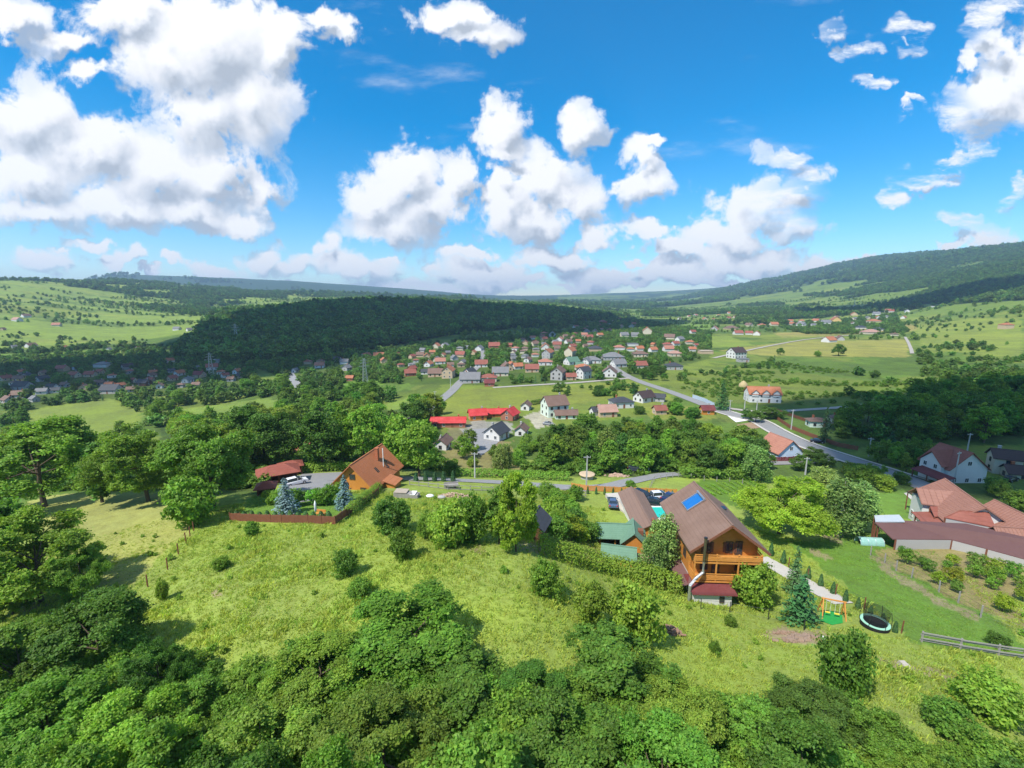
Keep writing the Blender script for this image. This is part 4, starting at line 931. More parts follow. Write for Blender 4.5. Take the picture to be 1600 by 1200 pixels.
hut('garden_hut', 'tiny hut with dull red roof between hedge and birch', 1008, 884, 3.2, 2.0, 1.1, .4, R(-18), ROOFM['pink'], WALLM['dark wood'], False)
hut('garden_shed', 'dark shed with slate roof under the bright green tree', 836, 838, 3.4, 3.0, 2.3, 1.3, R(70), ROOFM['slate'], WALLM['dark wood'], False)

# ------------------------------------------------------------------ orange roofed log house and its yard
oh, oL, ow, ohw, ori, orf = ridge_house('log_house', 'log house with steep orange tiled roof, brick chimney and skylights', (546,727), (597,693), 18.6, 8.6, 4.2, simple('roof_tile_orange', (.40,.15,.065), .75, .16, .5, .02, courses=3.2), 'wood', .75, .2, False, ribs=.42)
for u, zz, ww, hh in ((-2.2, ohw-1.0, 1.2, 1.2), (1.6, ohw-.2, 1.4, 1.3), (0, ohw+1.7, 1.2, 1.1)): window(oh, (-oL/2-.04, u, zz), math.pi/2, ww, hh, True)
kk = ori/(ow/2)
m = MB(); m.box(1.0, 1.7, -1.9, -1.2, ohw+ori-1.6*kk, ohw+ori+1.0); m.box(.92, 1.78, -1.98, -1.12, ohw+ori+1.0, ohw+ori+1.14); m.build('chimney', brick_m, orf)
MB().tube([(1.0, -3.1, ohw+ori-3.1*kk), (1.0, -3.1, ohw+ori+1.2)], .09, 8).build('flue', white_paint, orf)
for xx, yy in ((-1.6, -2.9), (2.9, -2.4), (2.2, -3.3)):
    m = MB(); zc = ohw+ori+.2-abs(yy)*kk+.06; m.slab([(xx-.4, yy-.45, zc-.45*kk), (xx+.4, yy-.45, zc-.45*kk), (xx+.4, yy+.45, zc+.45*kk), (xx-.4, yy+.45, zc+.45*kk)], .08); m.build('skylight', glass, orf)
m = MB(); m.box(-2.6, .4, -ow/2-2.8, -ow/2-.02, -1.2, ohw-.9); m.build('porch_wall', WALLM['wood'], oh)
m = MB(); m.slab([(-3.0, -ow/2-3.2, ohw-.9), (.8, -ow/2-3.2, ohw-.9), (.8, -ow/2-.3, ohw-.1), (-3.0, -ow/2-.3, ohw-.1)], .14); m.build('porch_roof', MATS['roof_tile_orange'], oh)
def carport(px, py, L, w, hw, rise, rz, label):
    p = P(px, py); ro = empty('carport', p, rz, label, 'carport'); HOUSES.append((p[0], p[1], L*.6)); HBOX.append((px-32, px+32, py-35, py+2, depth_of(p)))
    for xx in (-L/2, 0, L/2):
        for yy in (-w/2, w/2): MB().box(xx-.09, xx+.09, yy-.09, yy+.09, -1, hw).build('post', wood_b, ro)
    MB().box(-L/2, L/2, w/2-.05, w/2+.03, -.6, hw).build('back_wall', WALLM['dark wood'], ro); MB().box(-L/2-.05, -L/2+.03, -w/2, w/2-.06, -.6, hw).build('side_wall', WALLM['dark wood'], ro)
    m = MB(); hip_roof(m, L, w, hw, rise, .6, .12); m.build('roof', simple('roof_carport', (.26,.075,.05), .8, .2, .6, .02, courses=3), ro); return ro
carport(436,752,7.5,5,2.4,1.5,R(30),'timber carport with dull red hipped roof beside the gravel yard')
carport(455,741,4.5,3.4,2.4,1.0,R(30),'small red roofed shelter adjoining the red carport')
carport(417,772,2.6,2.4,1.6,1.0,R(20),'little red roofed hut below the red carport')

# ------------------------------------------------------------------ farmstead with ribbed salmon roofs and a long brown shed roof
tile = simple('roof_tile_salmon', (.28,.138,.102), .7, .14, .5, .02, courses=2.6)
rm, rL, rw, rhw, rri, rrf = ridge_house('farmhouse', 'white farmhouse with ribbed salmon roof and cross gable beside the lawn', (1541,793), (1476,747), 15.3, 9.0, 3.2, tile, 'white', .6, .2, True, ribs=.55)
m = MB()
for s in (-1, 1):
    q = [(rL*.10+s*3.0, rw/2+2.0, rhw+.6), (rL*.10, rw/2+2.0, rhw+2.6), (rL*.10, .2, rhw+2.8), (rL*.10+s*3.0, .2, rhw+.6)]; m.slab(q[::-1] if s < 0 else q, .16)
    for k_ in range(6): m.bar((rL*.10+s*3.0, rw/2+1.9-k_*.9, rhw+.68), (rL*.10, rw/2+1.9-k_*.9, rhw+2.72), .06)
m.build('cross_gable_roof', tile, rm)
m = MB(); m.box(rL*.10-2.4, rL*.10+2.4, rw/2+.01, rw/2+1.5, -1, rhw+.7); m.build('bay_wall', WALLM['white'], rm)
for u in (-1.2, 1.2): window(rm, (rL*.10+u, rw/2+1.53, 1.6), 0, 1.0, 1.3)
m = MB(); m.slab([(-rL/2, rw/2+.3, rhw-.6), (-rL/2, rw/2+3.4, rhw-1.2), (rL*.10-3.2, rw/2+3.4, rhw-1.2), (rL*.10-3.2, rw/2+.3, rhw-.6)][::-1], .12); m.build('veranda_roof', ROOFM['red brown'], rm)
for u in (-rL/2+.3, -rL/4): MB().box(u-.09, u+.09, rw/2+3.1, rw/2+3.28, -1, rhw-1.3).build('post', wood_b, rm)
m = MB(); m.slab([(rL/2+.3, -3, rhw-.9), (rL/2+3.6, -3, rhw-1.3), (rL/2+3.6, 4.5, rhw-1.3), (rL/2+.3, 4.5, rhw-.9)], .12); m.build('end_canopy', ROOFM['dark brown'], rm)
for u in (-2.8, .8, 4.3): MB().box(rL/2+3.3, rL/2+3.46, u-.08, u+.08, -1, rhw-1.4).build('post', wood_b, rm)
b2, bL, bw, bhw, bri, brf = ridge_house('barn', 'barn with ribbed salmon roof and timber gable beside brown shed', (1660,832), (1553,780), 14.9, 7.6, 3.0, tile, 'tan', .6, .2, False, ribs=.55)
def slab_roof(name, label, corners, th=.16, mat=None, wallmat=None, post=2.6, cat='shed'):
    pts = [Q(a, b, z) for a, b, z in corners]; c = sum(pts)/len(pts); g = float(H(c[0], c[1]))
    ro = empty(name, (c[0], c[1], g), 0, label, cat); q = [tuple(p-np.array([c[0], c[1], g])) for p in pts]
    m = MB(); n = len(q); m.poly(q); lo = [(p[0], p[1], p[2]-th) for p in q]; m.poly(lo[::-1])
    for i in range(n): j = (i+1) % n; m.poly([lo[i], lo[j], q[j], q[i]])
    m.build('roof', mat, ro); cc = np.mean(np.array(q), 0)
    for i in range(n):
        j = (i+1) % n; a = np.array(q[i]); b = np.array(q[j]); a = a+(cc-a)*.05; b = b+(cc-b)*.05
        ga = float(H(a[0]+c[0], a[1]+c[1]))-g-.4; gb = float(H(b[0]+c[0], b[1]+c[1]))-g-.4
        if wallmat and i in wallmat[1]:
            d = (b-a)[:2]/np.hypot(*(b-a)[:2]); nn = np.array([-d[1], d[0]])*.1
            m = MB(); m.hexa([(a[0],a[1],ga),(b[0],b[1],gb),(b[0]+nn[0],b[1]+nn[1],gb),(a[0]+nn[0],a[1]+nn[1],ga),(a[0],a[1],a[2]-th),(b[0],b[1],b[2]-th),(b[0]+nn[0],b[1]+nn[1],b[2]-th),(a[0]+nn[0],a[1]+nn[1],a[2]-th)]); m.build('wall', wallmat[0], ro)
        MB().box(a[0]-.09, a[0]+.09, a[1]-.09, a[1]+.09, ga, a[2]-th).build('post', wood_b, ro)
    HOUSES.append((c[0], c[1], 6)); return ro
brs = simple('roof_brown_sheet', (.125,.062,.058), .8, .12, .5, .01)
sr = slab_roof('long_farm_shed', 'long open farm shed with wide dark brown sheet roof by orchard', [(1395,842,11.6),(1487,843,11.6),(1545,858,11.6),(1625,880,11.6),(1650,850,13.1),(1510,818,13.1),(1408,813,13.1),(1367,816,13.1)], mat=brs, wallmat=(WALLM['grey'], (0,1,2)))
slab_roof('sheet_roof_shelter', 'pale metal sheet roof at the end of the brown shed', [(1368,815,13.2),(1414,815,13.2),(1405,804,13.3),(1366,805,13.3)], mat=simple('pale_sheet', (.42,.46,.5), .5, .1, 1, 0))
slab_roof('shed', 'red brown pitched shed roof between farmhouse and barn', [(1475,808,13.0),(1556,824,13.0),(1545,800,14.3),(1500,797,14.3)], mat=ROOFM['red brown'], wallmat=(WALLM['grey'], (0,)))
slab_roof('shed', 'red brown veranda roof below the cross gable', [(1460,807,11.6),(1482,806,11.6),(1488,792,12.4),(1453,791,12.4)], mat=ROOFM['red brown'])
m_root, mL, mw, mhw, mri, mrf = ridge_house('annexe', 'timber gabled annexe with ribbed salmon roof and white flue', (1552,822), (1640,828), 13.7, 4.6, 2.2, tile, 'wood', .5, .16, False, ribs=.55)
MB().box(.0, .5, -1.5, -1.0, mhw+.6, mhw+mri+.7).build('flue', white_paint, mrf)
# terrace and low fence panels round the lawn of the farm
sheet('terrace', [(1412,771),(1418,770),(1460,802),(1452,806)], concrete, .1, 'pale terrace along the farmhouse', 1.0)

# ------------------------------------------------------------------ fences, poles and pylons
def fence(name, label, pix, ph, mat, spacing=2.2, boards=True, rails=3, board_w=.14, thing_cat='fence', wire=False, world=None, post_w=.12, postmat=None):
    pts = world if world is not None else [P(*p) for p in pix]
    ro = empty(name, pts[0], 0, label, thing_cat); o0 = np.array(pts[0])
    line = []
    for a, b in zip(pts, pts[1:]):
        n = max(1, int(round(np.hypot(*(b-a)[:2])/spacing)))
        line += [a+(b-a)*k/n for k in range(n)]
    line.append(pts[-1]); line = [np.array([p[0], p[1], float(H(p[0], p[1]))])-o0 for p in line]
    pm = MB().box(-post_w/2, post_w/2, -post_w/2, post_w/2, -.4, ph+.12).mesh('post'); pm.materials.append(postmat or mat)
    for p in line:
        o = link('post', pm, ro); o.location = p; o.rotation_euler = (random.uniform(-.03, .03), random.uniform(-.03, .03), 0); ROADS.append((p[0]+o0[0], p[1]+o0[1], .7))
    for a, b in zip(line, line[1:]):
        d = b-a; l = float(np.hypot(d[0], d[1])); ang = math.atan2(d[1], d[0]); sl_ = d[2]/l
        if boards:
            m = MB(); n = int(l/board_w)
            for k in range(n):
                x = .06+(l-.12)*k/n; w = (l-.12)/n*.86; hh = ph*random.uniform(.96, 1.03); z = sl_*x
                m.box(x, x+w, -.015, .015, z+.05, z+hh)
            for zz in (.25, ph-.25): m.bar((0, .035, zz), (l, .035, zz+sl_*l), .04, .08)
            o = m.build('panel', mat, ro); o.location = a; o.rotation_euler = (0, 0, ang)
        else:
            for k in range(rails):
                zz = ph*(.18+.8*k/max(1, rails-1))+random.uniform(-.05, .05)
                if wire: o = MB().tube([(0, 0, zz), (l, 0, zz+sl_*l)], .012, 4, False).build('wire', metal_dark, ro)
                else: o = MB().bar((-.15, .07*(-1)**k, zz), (l+.15, .07*(-1)**k, zz+sl_*l+random.uniform(-.05, .05)), .05, .13).build('rail', mat, ro)
                o.location = a; o.rotation_euler = (0, 0, ang)
    return ro
fence('red_fence', 'dark red board fence along the garden of the log house', [(360,813),(440,817),(524,820),(560,795),(592,772)], 1.25, wood_b, 2.3, board_w=.17)
fence('boundary_fence', 'orange boarded fence with small thujas along the chalet yard', [(893,763),(918,767),(960,769),(1057,773)], 1.3, wood_o, 2.4, board_w=.2)
fence('rail_fence', 'weathered grey split rail fence at foot of the lawn', [(1440,1003),(1500,1014),(1560,1024),(1640,1036)], 1.15, wood_g, 2.4, False, 4)
fence('wire_fence', 'thin wire fence of dark posts across the meadow', [(308,822),(303,830),(297,838),(291,848),(279,866),(262,890),(231,917),(190,955)], 1.4, wood_b, 5.0, False, 3, wire=True, post_w=.1)
fence('orchard_fence', 'wire fence of pale posts along the orchard', [(1360,868),(1382,880),(1400,892),(1424,903),(1467,925),(1497,942),(1532,965),(1600,990)], 1.5, wood_g, 4.0, False, 3, wire=True, post_w=.12)
fence('lane_fence', 'low timber fence between the lane and log house garden', [(640,758),(700,765),(770,768)], 1.0, wood_g, 2.5, False, 2)
fence('gate_fence', 'grey gate fence beside the lane near the bright tree', [(860,770),(888,775),(915,776)], 1.2, wood_g, 2.2, False, 3)
fence('brown_fence', 'dark red fence in front of the pale blue house', [(1200,721),(1232,721),(1259,717)], 1.4, simple('dark_red_boards', (.16,.03,.03), .7, .2), 2.2, board_w=.3)
fence('roadside_fence', 'long brown fence along the asphalt valley road', [(1195,643),(1235,670),(1270,684),(1310,698),(1340,704)], 1.5, wood_b, 3.0, board_w=.35)
fence('yard_fence', 'second brown fence across the roadside plot', [(1205,640),(1240,652),(1262,660)], 1.3, wood_b, 3.0, board_w=.35)
fence('metal_fence', 'pale blue metal fence beside the asphalt road', [(1082,622),(1100,628),(1116,636)], 2.0, simple('pale_blue_sheet', (.42,.50,.58), .5, .1), 3.0, board_w=.5)
fence('garden_fence', 'wire fence of thin posts beside the vegetable rows', [(1015,765),(1022,752),(1060,745),(1100,751),(1160,756)], 1.2, wood_g, 2.6, False, 2, wire=True)
fence('lawn_fence', 'dark thin posts with wire along the row of thujas', [(1205,868),(1262,905),(1305,930),(1350,952),(1408,990)], 1.5, wood_b, 4.2, False, 3, wire=True, post_w=.09)
fence('slope_fence', 'short run of thin posts below the chalet base', [(1095,952),(1140,957),(1200,968),(1256,985)], 1.3, metal_dark, 3.0, False, 2, wire=True, post_w=.07)
conc_pole = simple('pole_concrete', (.42,.42,.41), .9, .1, 1.5)
def pole(px, base, top, label, lean=0, px_top=None):
    p = P(px, base); t_ = QY(px_top or px, top, p[1]); h = max(5.0, float(t_[2]-p[2])); h = min(h, 11)
    ro = empty('utility_pole', p, random.uniform(-.4, .4), label, 'pole')
    MB().hexa([(-.17,-.13,-.5),(.17,-.13,-.5),(.17,.13,-.5),(-.17,.13,-.5),(-.10,-.08,h),(.10,-.08,h),(.10,.08,h),(-.10,.08,h)]).build('shaft', conc_pole, ro)
    ar = MB().box(-.8, .8, -.05, .05, h-.5, h-.38).build('crossarm', metal, ro)
    for x in (-.7, -.3, .3, .7): MB().tube([(x, 0, h-.38), (x, 0, h-.2)], .05, 6).build('insulator', white_paint, ar)
    return ro, p, h
POLES = [(916,764,712,'concrete pole beside the round stone cistern'),(1013,737,697,'concrete pole behind the black car on the lane'),(742,747,707,'slim concrete pole beside the lane and bright tree'),(1163,640,616,'concrete pole in front of the orange villa'),
 (1140,643,625,'slender concrete pole beside the dark conifer at the road'),(1182,642,626,'concrete pole beside the villa gate'),(1236,671,640,'concrete pole on the brown fenced plot'),(1357,713,684,'concrete pole at the bend of the asphalt road'),(1511,706,677,'concrete pole between white and cream houses'),
 (1490,757,706,'concrete pole rising in front of the white red roofed house'),(680,634,611,'concrete pole on the edge of the village road'),(648,652,631,'concrete pole beside the start of village road'),(592,668,648,'concrete pole among the roadside trees'),
 (841,556,528,'tall slim pole in the village centre'),(1258,742,722,'concrete pole beside the short lane'),(704,610,590,'concrete pole where the road enters the village')]
PO = {}
for a, b, c, l in POLES: PO[l] = pole(a, b, c, l)
def pylon(px, base, top, label):
    p = P(px, base); h = float(np.clip(QY(px, top, p[1])[2]-p[2], 14, 32)); ro = empty('power_pylon', p, .5, label, 'pylon')
    b, tw = h*.10, h*.025; m = MB()
    for sx in (-1, 1):
        for sy in (-1, 1): m.bar((sx*b, sy*b, -1), (sx*tw, sy*tw, h), .16)
    m.build('legs', metal, ro); m = MB()
    n = 9
    for k in range(n):
        z0, z1 = h*k/n, h*(k+1)/n; r0 = b+(tw-b)*k/n; r1 = b+(tw-b)*(k+1)/n
        for (ax, ay, bx_, by_) in ((-1,-1,1,-1),(1,-1,1,1),(1,1,-1,1),(-1,1,-1,-1)):
            m.bar((ax*r0, ay*r0, z0), (bx_*r1, by_*r1, z1), .1); m.bar((bx_*r0, by_*r0, z0), (ax*r1, ay*r1, z1), .1)
    m.build('bracing', metal, ro)
    for zz, l in ((.70, .20), (.82, .16), (.93, .12)):
        m = MB(); m.bar((-h*l, 0, h*zz), (h*l, 0, h*zz), .16); m.bar((-h*l, 0, h*zz), (0, 0, h*zz+h*.05), .1); m.bar((h*l, 0, h*zz), (0, 0, h*zz+h*.05), .1); m.build('arm', metal, ro)
pylon(571,601,560,'grey lattice power pylon standing on the small green field')
pylon(370,538,506,'lattice power pylon in front of the dark wooded ridge')
pylon(331,588,551,'lattice power pylon beside the shaded village houses')
pylon(1334,484,470,'distant lattice pylon below the mountain')

pt = P(1358,850); tn = empty('polytunnel', pt, R(-6), 'low teal netting tunnel beside the brown farm shed', 'tunnel')
m = MB(); nseg = 10
for k in range(nseg):
    a, b = math.pi*k/nseg, math.pi*(k+1)/nseg
    m.poly([(-1.9, -.9*math.cos(a), 1.2*math.sin(a)), (1.9, -.9*math.cos(a), 1.2*math.sin(a)), (1.9, -.9*math.cos(b), 1.2*math.sin(b)), (-1.9, -.9*math.cos(b), 1.2*math.sin(b))])
m.build('cover', simple('teal_net', (.25,.45,.40), .7, .25, 3), tn)
for xx in (-1.9, -.6, .6, 1.9): MB().tube([(xx, -.92*math.cos(math.pi*k/8), 1.22*math.sin(math.pi*k/8)) for k in range(9)], .03, 5).build('hoop', metal, tn)
# ------------------------------------------------------------------ trampoline, swings, parasol, bench, cistern, stacks
def trampoline():
    p = P(1366,980); ro = empty('trampoline', p, .3, 'round trampoline with pale green pad and black safety net', 'trampoline'); r = 1.6; ro.scale = (.86, .86, .86)
    mint = simple('mint_pad', (.30,.56,.42), .6, .05); blk = simple('black_mat', (.012,.012,.014), .8, .1)
    ring = MB(); n = 32
    for k in range(n):
        a, b = 2*math.pi*k/n, 2*math.pi*(k+1)/n
        ring.hexa([(r*math.cos(a),r*math.sin(a),.78),(r*math.cos(b),r*math.sin(b),.78),((r-.34)*math.cos(b),(r-.34)*math.sin(b),.78),((r-.34)*math.cos(a),(r-.34)*math.sin(a),.78),(r*math.cos(a),r*math.sin(a),.84),(r*math.cos(b),r*math.sin(b),.84),((r-.34)*math.cos(b),(r-.34)*math.sin(b),.85),((r-.34)*math.cos(a),(r-.34)*math.sin(a),.85)])
    ring.build('pad', mint, ro); MB().lathe([(r-.36, .76), (r-.36, .79)], 32).build('jumping_mat', blk, ro)
    MB().lathe([(r-.04, .30), (r-.04, .76)], 32).build('skirt', blk, ro)
    for k in range(6):
        a = 2*math.pi*k/6+.2; c, s = math.cos(a), math.sin(a)
        MB().tube([(c*r*1.03, s*r*1.03, .6), (c*r*1.03, s*r*1.03, 1.6), (c*r*.92, s*r*.92, 2.65)], .035, 6).build('net_pole', metal_dark, ro)
        MB().tube([(c*r*.9, s*r*.9, -.4), (c*r*.9, s*r*.9, .8)], .04, 6).build('leg', metal_dark, ro)
    nm, N = base_mat('net'); d_ = N.n('ShaderNodeBsdfDiffuse', ins={'Color': (.02,.022,.02,1)}); t2 = N.n('ShaderNodeBsdfTransparent'); mx = N.n('ShaderNodeMixShader', ins={0: .52})
    nm.node_tree.links.new(d_.outputs[0], mx.inputs[1]); nm.node_tree.links.new(t2.outputs[0], mx.inputs[2]); oo = N.n('ShaderNodeOutputMaterial'); nm.node_tree.links.new(mx.outputs[0], oo.inputs[0])
    m = MB(); n = 36
    for k in range(n):
        a, b = 2*math.pi*k/n, 2*math.pi*(k+1)/n; r0, r1 = r-.36, r*.9
        m.poly([(r0*math.cos(a), r0*math.sin(a), .85), (r0*math.cos(b), r0*math.sin(b), .85), (r1*math.cos(b), r1*math.sin(b), 2.55), (r1*math.cos(a), r1*math.sin(a), 2.55)])
    m.build('safety_net', nm, ro)
    ROADS.append((p[0], p[1], 2.5))
trampoline()
def swing():
    sheet('play_mat', [(1282,957),(1300,955),(1316,962),(1317,974),(1300,977),(1280,970)], simple('green_mat', (.02,.30,.05), .8, .1), .05, 'bright green play mat under the swings', .6)
    a, b = P(1283,962), P(1316,966); c = (a+b)/2; ro = empty('swing_set', c, math.atan2(b[1]-a[1], b[0]-a[0]), 'orange timber swing set with yellow seats above green mat', 'swing'); L = float(np.hypot(*(b-a)[:2]))
    MB().bar((-L/2-.2, 0, 2.2), (L/2+.2, 0, 2.2), .13).build('beam', wood_o, ro)
    for s in (-1, 1):
        for t2 in (-1, 1): MB().bar((s*L/2, 0, 2.25), (s*(L/2+.15), t2*1.0, -.2), .11).build('leg', wood_o, ro)
        MB().bar((s*(L/2+.08), -.45, 1.05), (s*(L/2+.08), .45, 1.05), .08).build('brace', wood_o, ro)
    yel = simple('yellow_plastic', (.75,.55,.04), .4, .05)
    for u in (-L*.22, L*.22):
        st = MB().box(u-.25, u+.25, -.12, .12, .5, .55).build('seat', yel, ro)
        for v_ in (-.22, .22): MB().tube([(u+v_, 0, .53), (u+v_, 0, 2.15)], .015, 5).build('rope', frame_w, st)
swing()
def parasol():
    p = P(494,809); ro = empty('parasol', p, 0, 'closed white parasol standing on the log house lawn', 'parasol')
    MB().tube([(0,0,-.2),(0,0,2.6)], .03, 8).build('pole', metal, ro); smoothed(MB().lathe([(.04,1.0),(.18,1.15),(.15,1.9),(.17,2.2),(.03,2.75)], 12)).build('canopy', white_paint, ro); MB().lathe([(.3,0),(.3,.1)], 12).build('base', concrete, ro)
    p = P(501,806); bn = empty('garden_bench', p, R(-10), 'small orange timber bench beside the closed parasol', 'bench')
    MB().box(-.8,.8,-.22,.22,.4,.46).build('seat', wood_o, bn); MB().box(-.8,.8,.2,.25,.55,.95).build('backrest', wood_o, bn)
    for s in (-.7, .7):
        for q in (-.18, .18): MB().box(s-.05,s+.05,q-.05,q+.05,-.2,.4).build('leg', wood_o, bn)
parasol()
p = P(917,748); ci = empty('cistern', p, 0, 'round concrete cistern with flat lid beside the lane', 'cistern'); MB().lathe([(1.5,-.5),(1.5,1.1)], 24).build('wall', WALLM['grey'], ci); smoothed(MB().lathe([(1.95,1.1),(1.95,1.3),(1.8,1.36)], 24)).build('lid', WALLM['tan'], ci)
def pile(name, label, pix, n, size, mat, cat, flat=.45, log=True, sx=1.6, sy=.9, kind=None):
    p = P(*pix); ro = empty(name, p, random.uniform(-.3, .3), label, cat); m = MB(); rr = random.Random(n)
    for k in range(n):
        u, v_ = rr.gauss(0, .42)*sx, rr.gauss(0, .42)*sy; z = max(0, (1-math.hypot(u/sx, v_/sy))*flat*2)*rr.uniform(.2, 1)
        a = rr.uniform(0, math.pi); l = size*rr.uniform(.6, 1.3); d = Vector((math.cos(a), math.sin(a), rr.uniform(-.25, .25)))*l/2
        c = Vector((u, v_, z+.05))
        if log: m.tube([c-d, c+d], size*rr.uniform(.16, .26), 6)
        else:
            w = size*rr.uniform(.3, .6); m.hexa([c+Vector((q[0]*w*rr.uniform(.7, 1.2), q[1]*w*rr.uniform(.7, 1.2), q[2]*w*.6)) for q in ((-1,-1,-1),(1,-1,-1),(1,1,-1),(-1,1,-1),(-.7,-.7,1),(.7,-.7,1),(.7,.7,1),(-.7,.7,1))])
    o = m.build('logs' if log else 'stones', mat, ro); o['kind'] = 'stuff'; ROADS.append((p[0], p[1], sx)); return ro
logm = simple('cut_logs', (.42,.31,.21), .9, .4, 3, .03); stonem = simple('rubble', (.42,.38,.33), .95, .35, 2, .05)
pile('firewood_pile', 'long heap of pale split logs on the grass', (708,776), 130, .5, logm, 'woodpile', .45, True, 3.2, 1.2)
pile('rubble_heap', 'heap of pinkish rubble beside the lane', (962,744), 90, .5, simple('pink_rubble', (.48,.33,.25), .95, .3, 2, .05), 'rubble', .4, False, 2.6, 1.2)
pile('rubble_heap', 'scattered building rubble on the gravel yard', (712,700), 80, .6, logm, 'rubble', .4, False, 3.0, 2.4)
pile('brush_heap', 'low heap of old planks on the earth bank', (1245,1000), 60, .8, simple('old_planks', (.27,.19,.14), .9, .3, 2.5, .03), 'planks', .2, True, 2.0, .5)
pile('stone_heap', 'low pile of brown stones beneath the play lawn', (1225,990), 60, .2, simple('brown_rubble', (.30,.20,.14), .95, .3, 2, .05), 'stones', .12, False, 1.8, .4)
pile('stone', 'broad flat stone lying on the worn slope', (1415,1042), 3, .7, stonem, 'stone', .1, False, .3, .3)
pile('stone', 'white stone beside the round bush under the swings', (1287,999), 3, .4, white_paint, 'stone', .1, False, .15, .15)
pile('cuttings_heap', 'brown heap of dry cuttings beside the round bushes', (1048,988), 120, .6, simple('dry_cuttings', (.26,.16,.11), .95, .3, 3, .05), 'heap', .3, True, .9, .7)
def stack(px, py, label, dims, mat, tarp):
    p = P(px, py); ro = empty('plank_stack', p, R(-8), label, 'stack'); L, w, h = dims; ROADS.append((p[0], p[1], L*.6))
    rr = random.Random(px); zz = -.1
    while zz < h:
        y_ = -w/2
        while y_ < w/2-.1:
            MB().box(-L/2+rr.uniform(-.1,.1), L/2+rr.uniform(-.15,.15), y_, y_+.28, zz, zz+.2).build('plank', mat, ro); y_ += .31
        zz += .24
    q = [(-L*.5,-w*.55,h+.12),(L*.2,-w*.55,h+.15),(L*.2,w*.55,h+.3),(-L*.5,w*.55,h+.27)]; MB().slab(q, .06).build('tarpaulin', tarp, ro)
stack(632,777,'stack of sawn brown planks half covered by tarpaulin', (3.6, 1.5, 1.1), wood_g, simple('beige_tarp', (.36,.30,.24), .6, .2)); stack(648,778,'short grey stack of boards beside the tarpaulin stack', (1.4, 1.4, .8), wood_g, white_paint)
for a, b, l in ((672,777,'white rounded sack lying by the split logs'),(690,779,'grey rounded sack beside the split logs')):
    p = P(a, b); o = smoothed(MB().lathe([(.3,0),(.55,.15),(.6,.4),(.35,.62),(.05,.66)], 12)).build('sack', white_paint if a < 680 else WALLM['grey']); o.location = p; o.scale = (1.3, .8, .9); tag(o, l, 'sack')
p = P(705,763); tr = empty('farm_trailer', p, R(10), 'small grey flat trailer parked on the grass by the lane', 'trailer'); MB().box(-1.5,1.5,-.8,.8,.6,.72).build('bed', wood_g, tr)
for s in (-1, 1):
    MB().box(-1.5,1.5,s*.8-.03,s*.8+.03,.72,1.1).build('side_board', wood_g, tr)
    for u in (-.7,.7): MB().tube([(u,s*.75,.35),(u,s*.95,.35)], .35, 12).build('wheel', metal_dark, tr)
p = P(1161,606); hs_ = smoothed(MB().lathe([(2.2,-.2),(2.6,1.0),(2.3,2.4),(1.2,3.6),(.1,4.4)], 16)).build('haystack', simple('hay', (.42,.33,.17), .95, .25, 2, .1)); hs_.location = p; tag(hs_, 'single pale haystack on the field behind the villa', 'haystack')

# ------------------------------------------------------------------ plants
bark = simple('bark', (.10,.075,.05), .95, .35, 4, .05); birch_bark = simple('birch_bark', (.55,.53,.48), .9, .35, 5, .02)
LEAF = leaf_mat('leaf_broad', (.180,.305,.042), .42, .014, .35); LEAF_C = leaf_mat('needles', (.065,.15,.045), .15, .02); LEAF_B = leaf_mat('needles_blue', (.16,.24,.24), .12, .01)
LEAF_BI = leaf_mat('leaf_birch', (.19,.29,.075), .35, .012); WOODL = leaf_mat('leaf_wood', (.135,.235,.042), .3, .022, .75)
LEAF_G = leaf_mat('grass_blades', (.36,.455,.085), .4, .02, .35)
def unit(v): return v/(np.linalg.norm(v, axis=-1, keepdims=True)+1e-9)
def leaf_quads(c, n, size, rs_, asp=.62):
    """rhombic leaves centred at c, facing n"""
    k = len(c); t = unit(np.cross(n, rs_.normal(size=(k, 3)))); b = np.cross(n, t); s = (size*rs_.uniform(.65, 1.35, k))[:, None]
    fold = n*s*.18
    V_ = np.stack([c-t*s, c+b*s*asp-fold, c+t*s, c-b*s*asp-fold], 1).reshape(-1, 3)
    return V_, np.arange(4*k).reshape(-1, 4)
def tints(k, rs_, lo=.70, hi=1.30, yel=.12):
    v = rs_.uniform(lo, hi, k); y_ = rs_.uniform(-yel, yel, k)
    C_ = np.stack([v*(1+y_), v, v*(1-y_*.5)], 1); return np.repeat(C_, 4, 0)
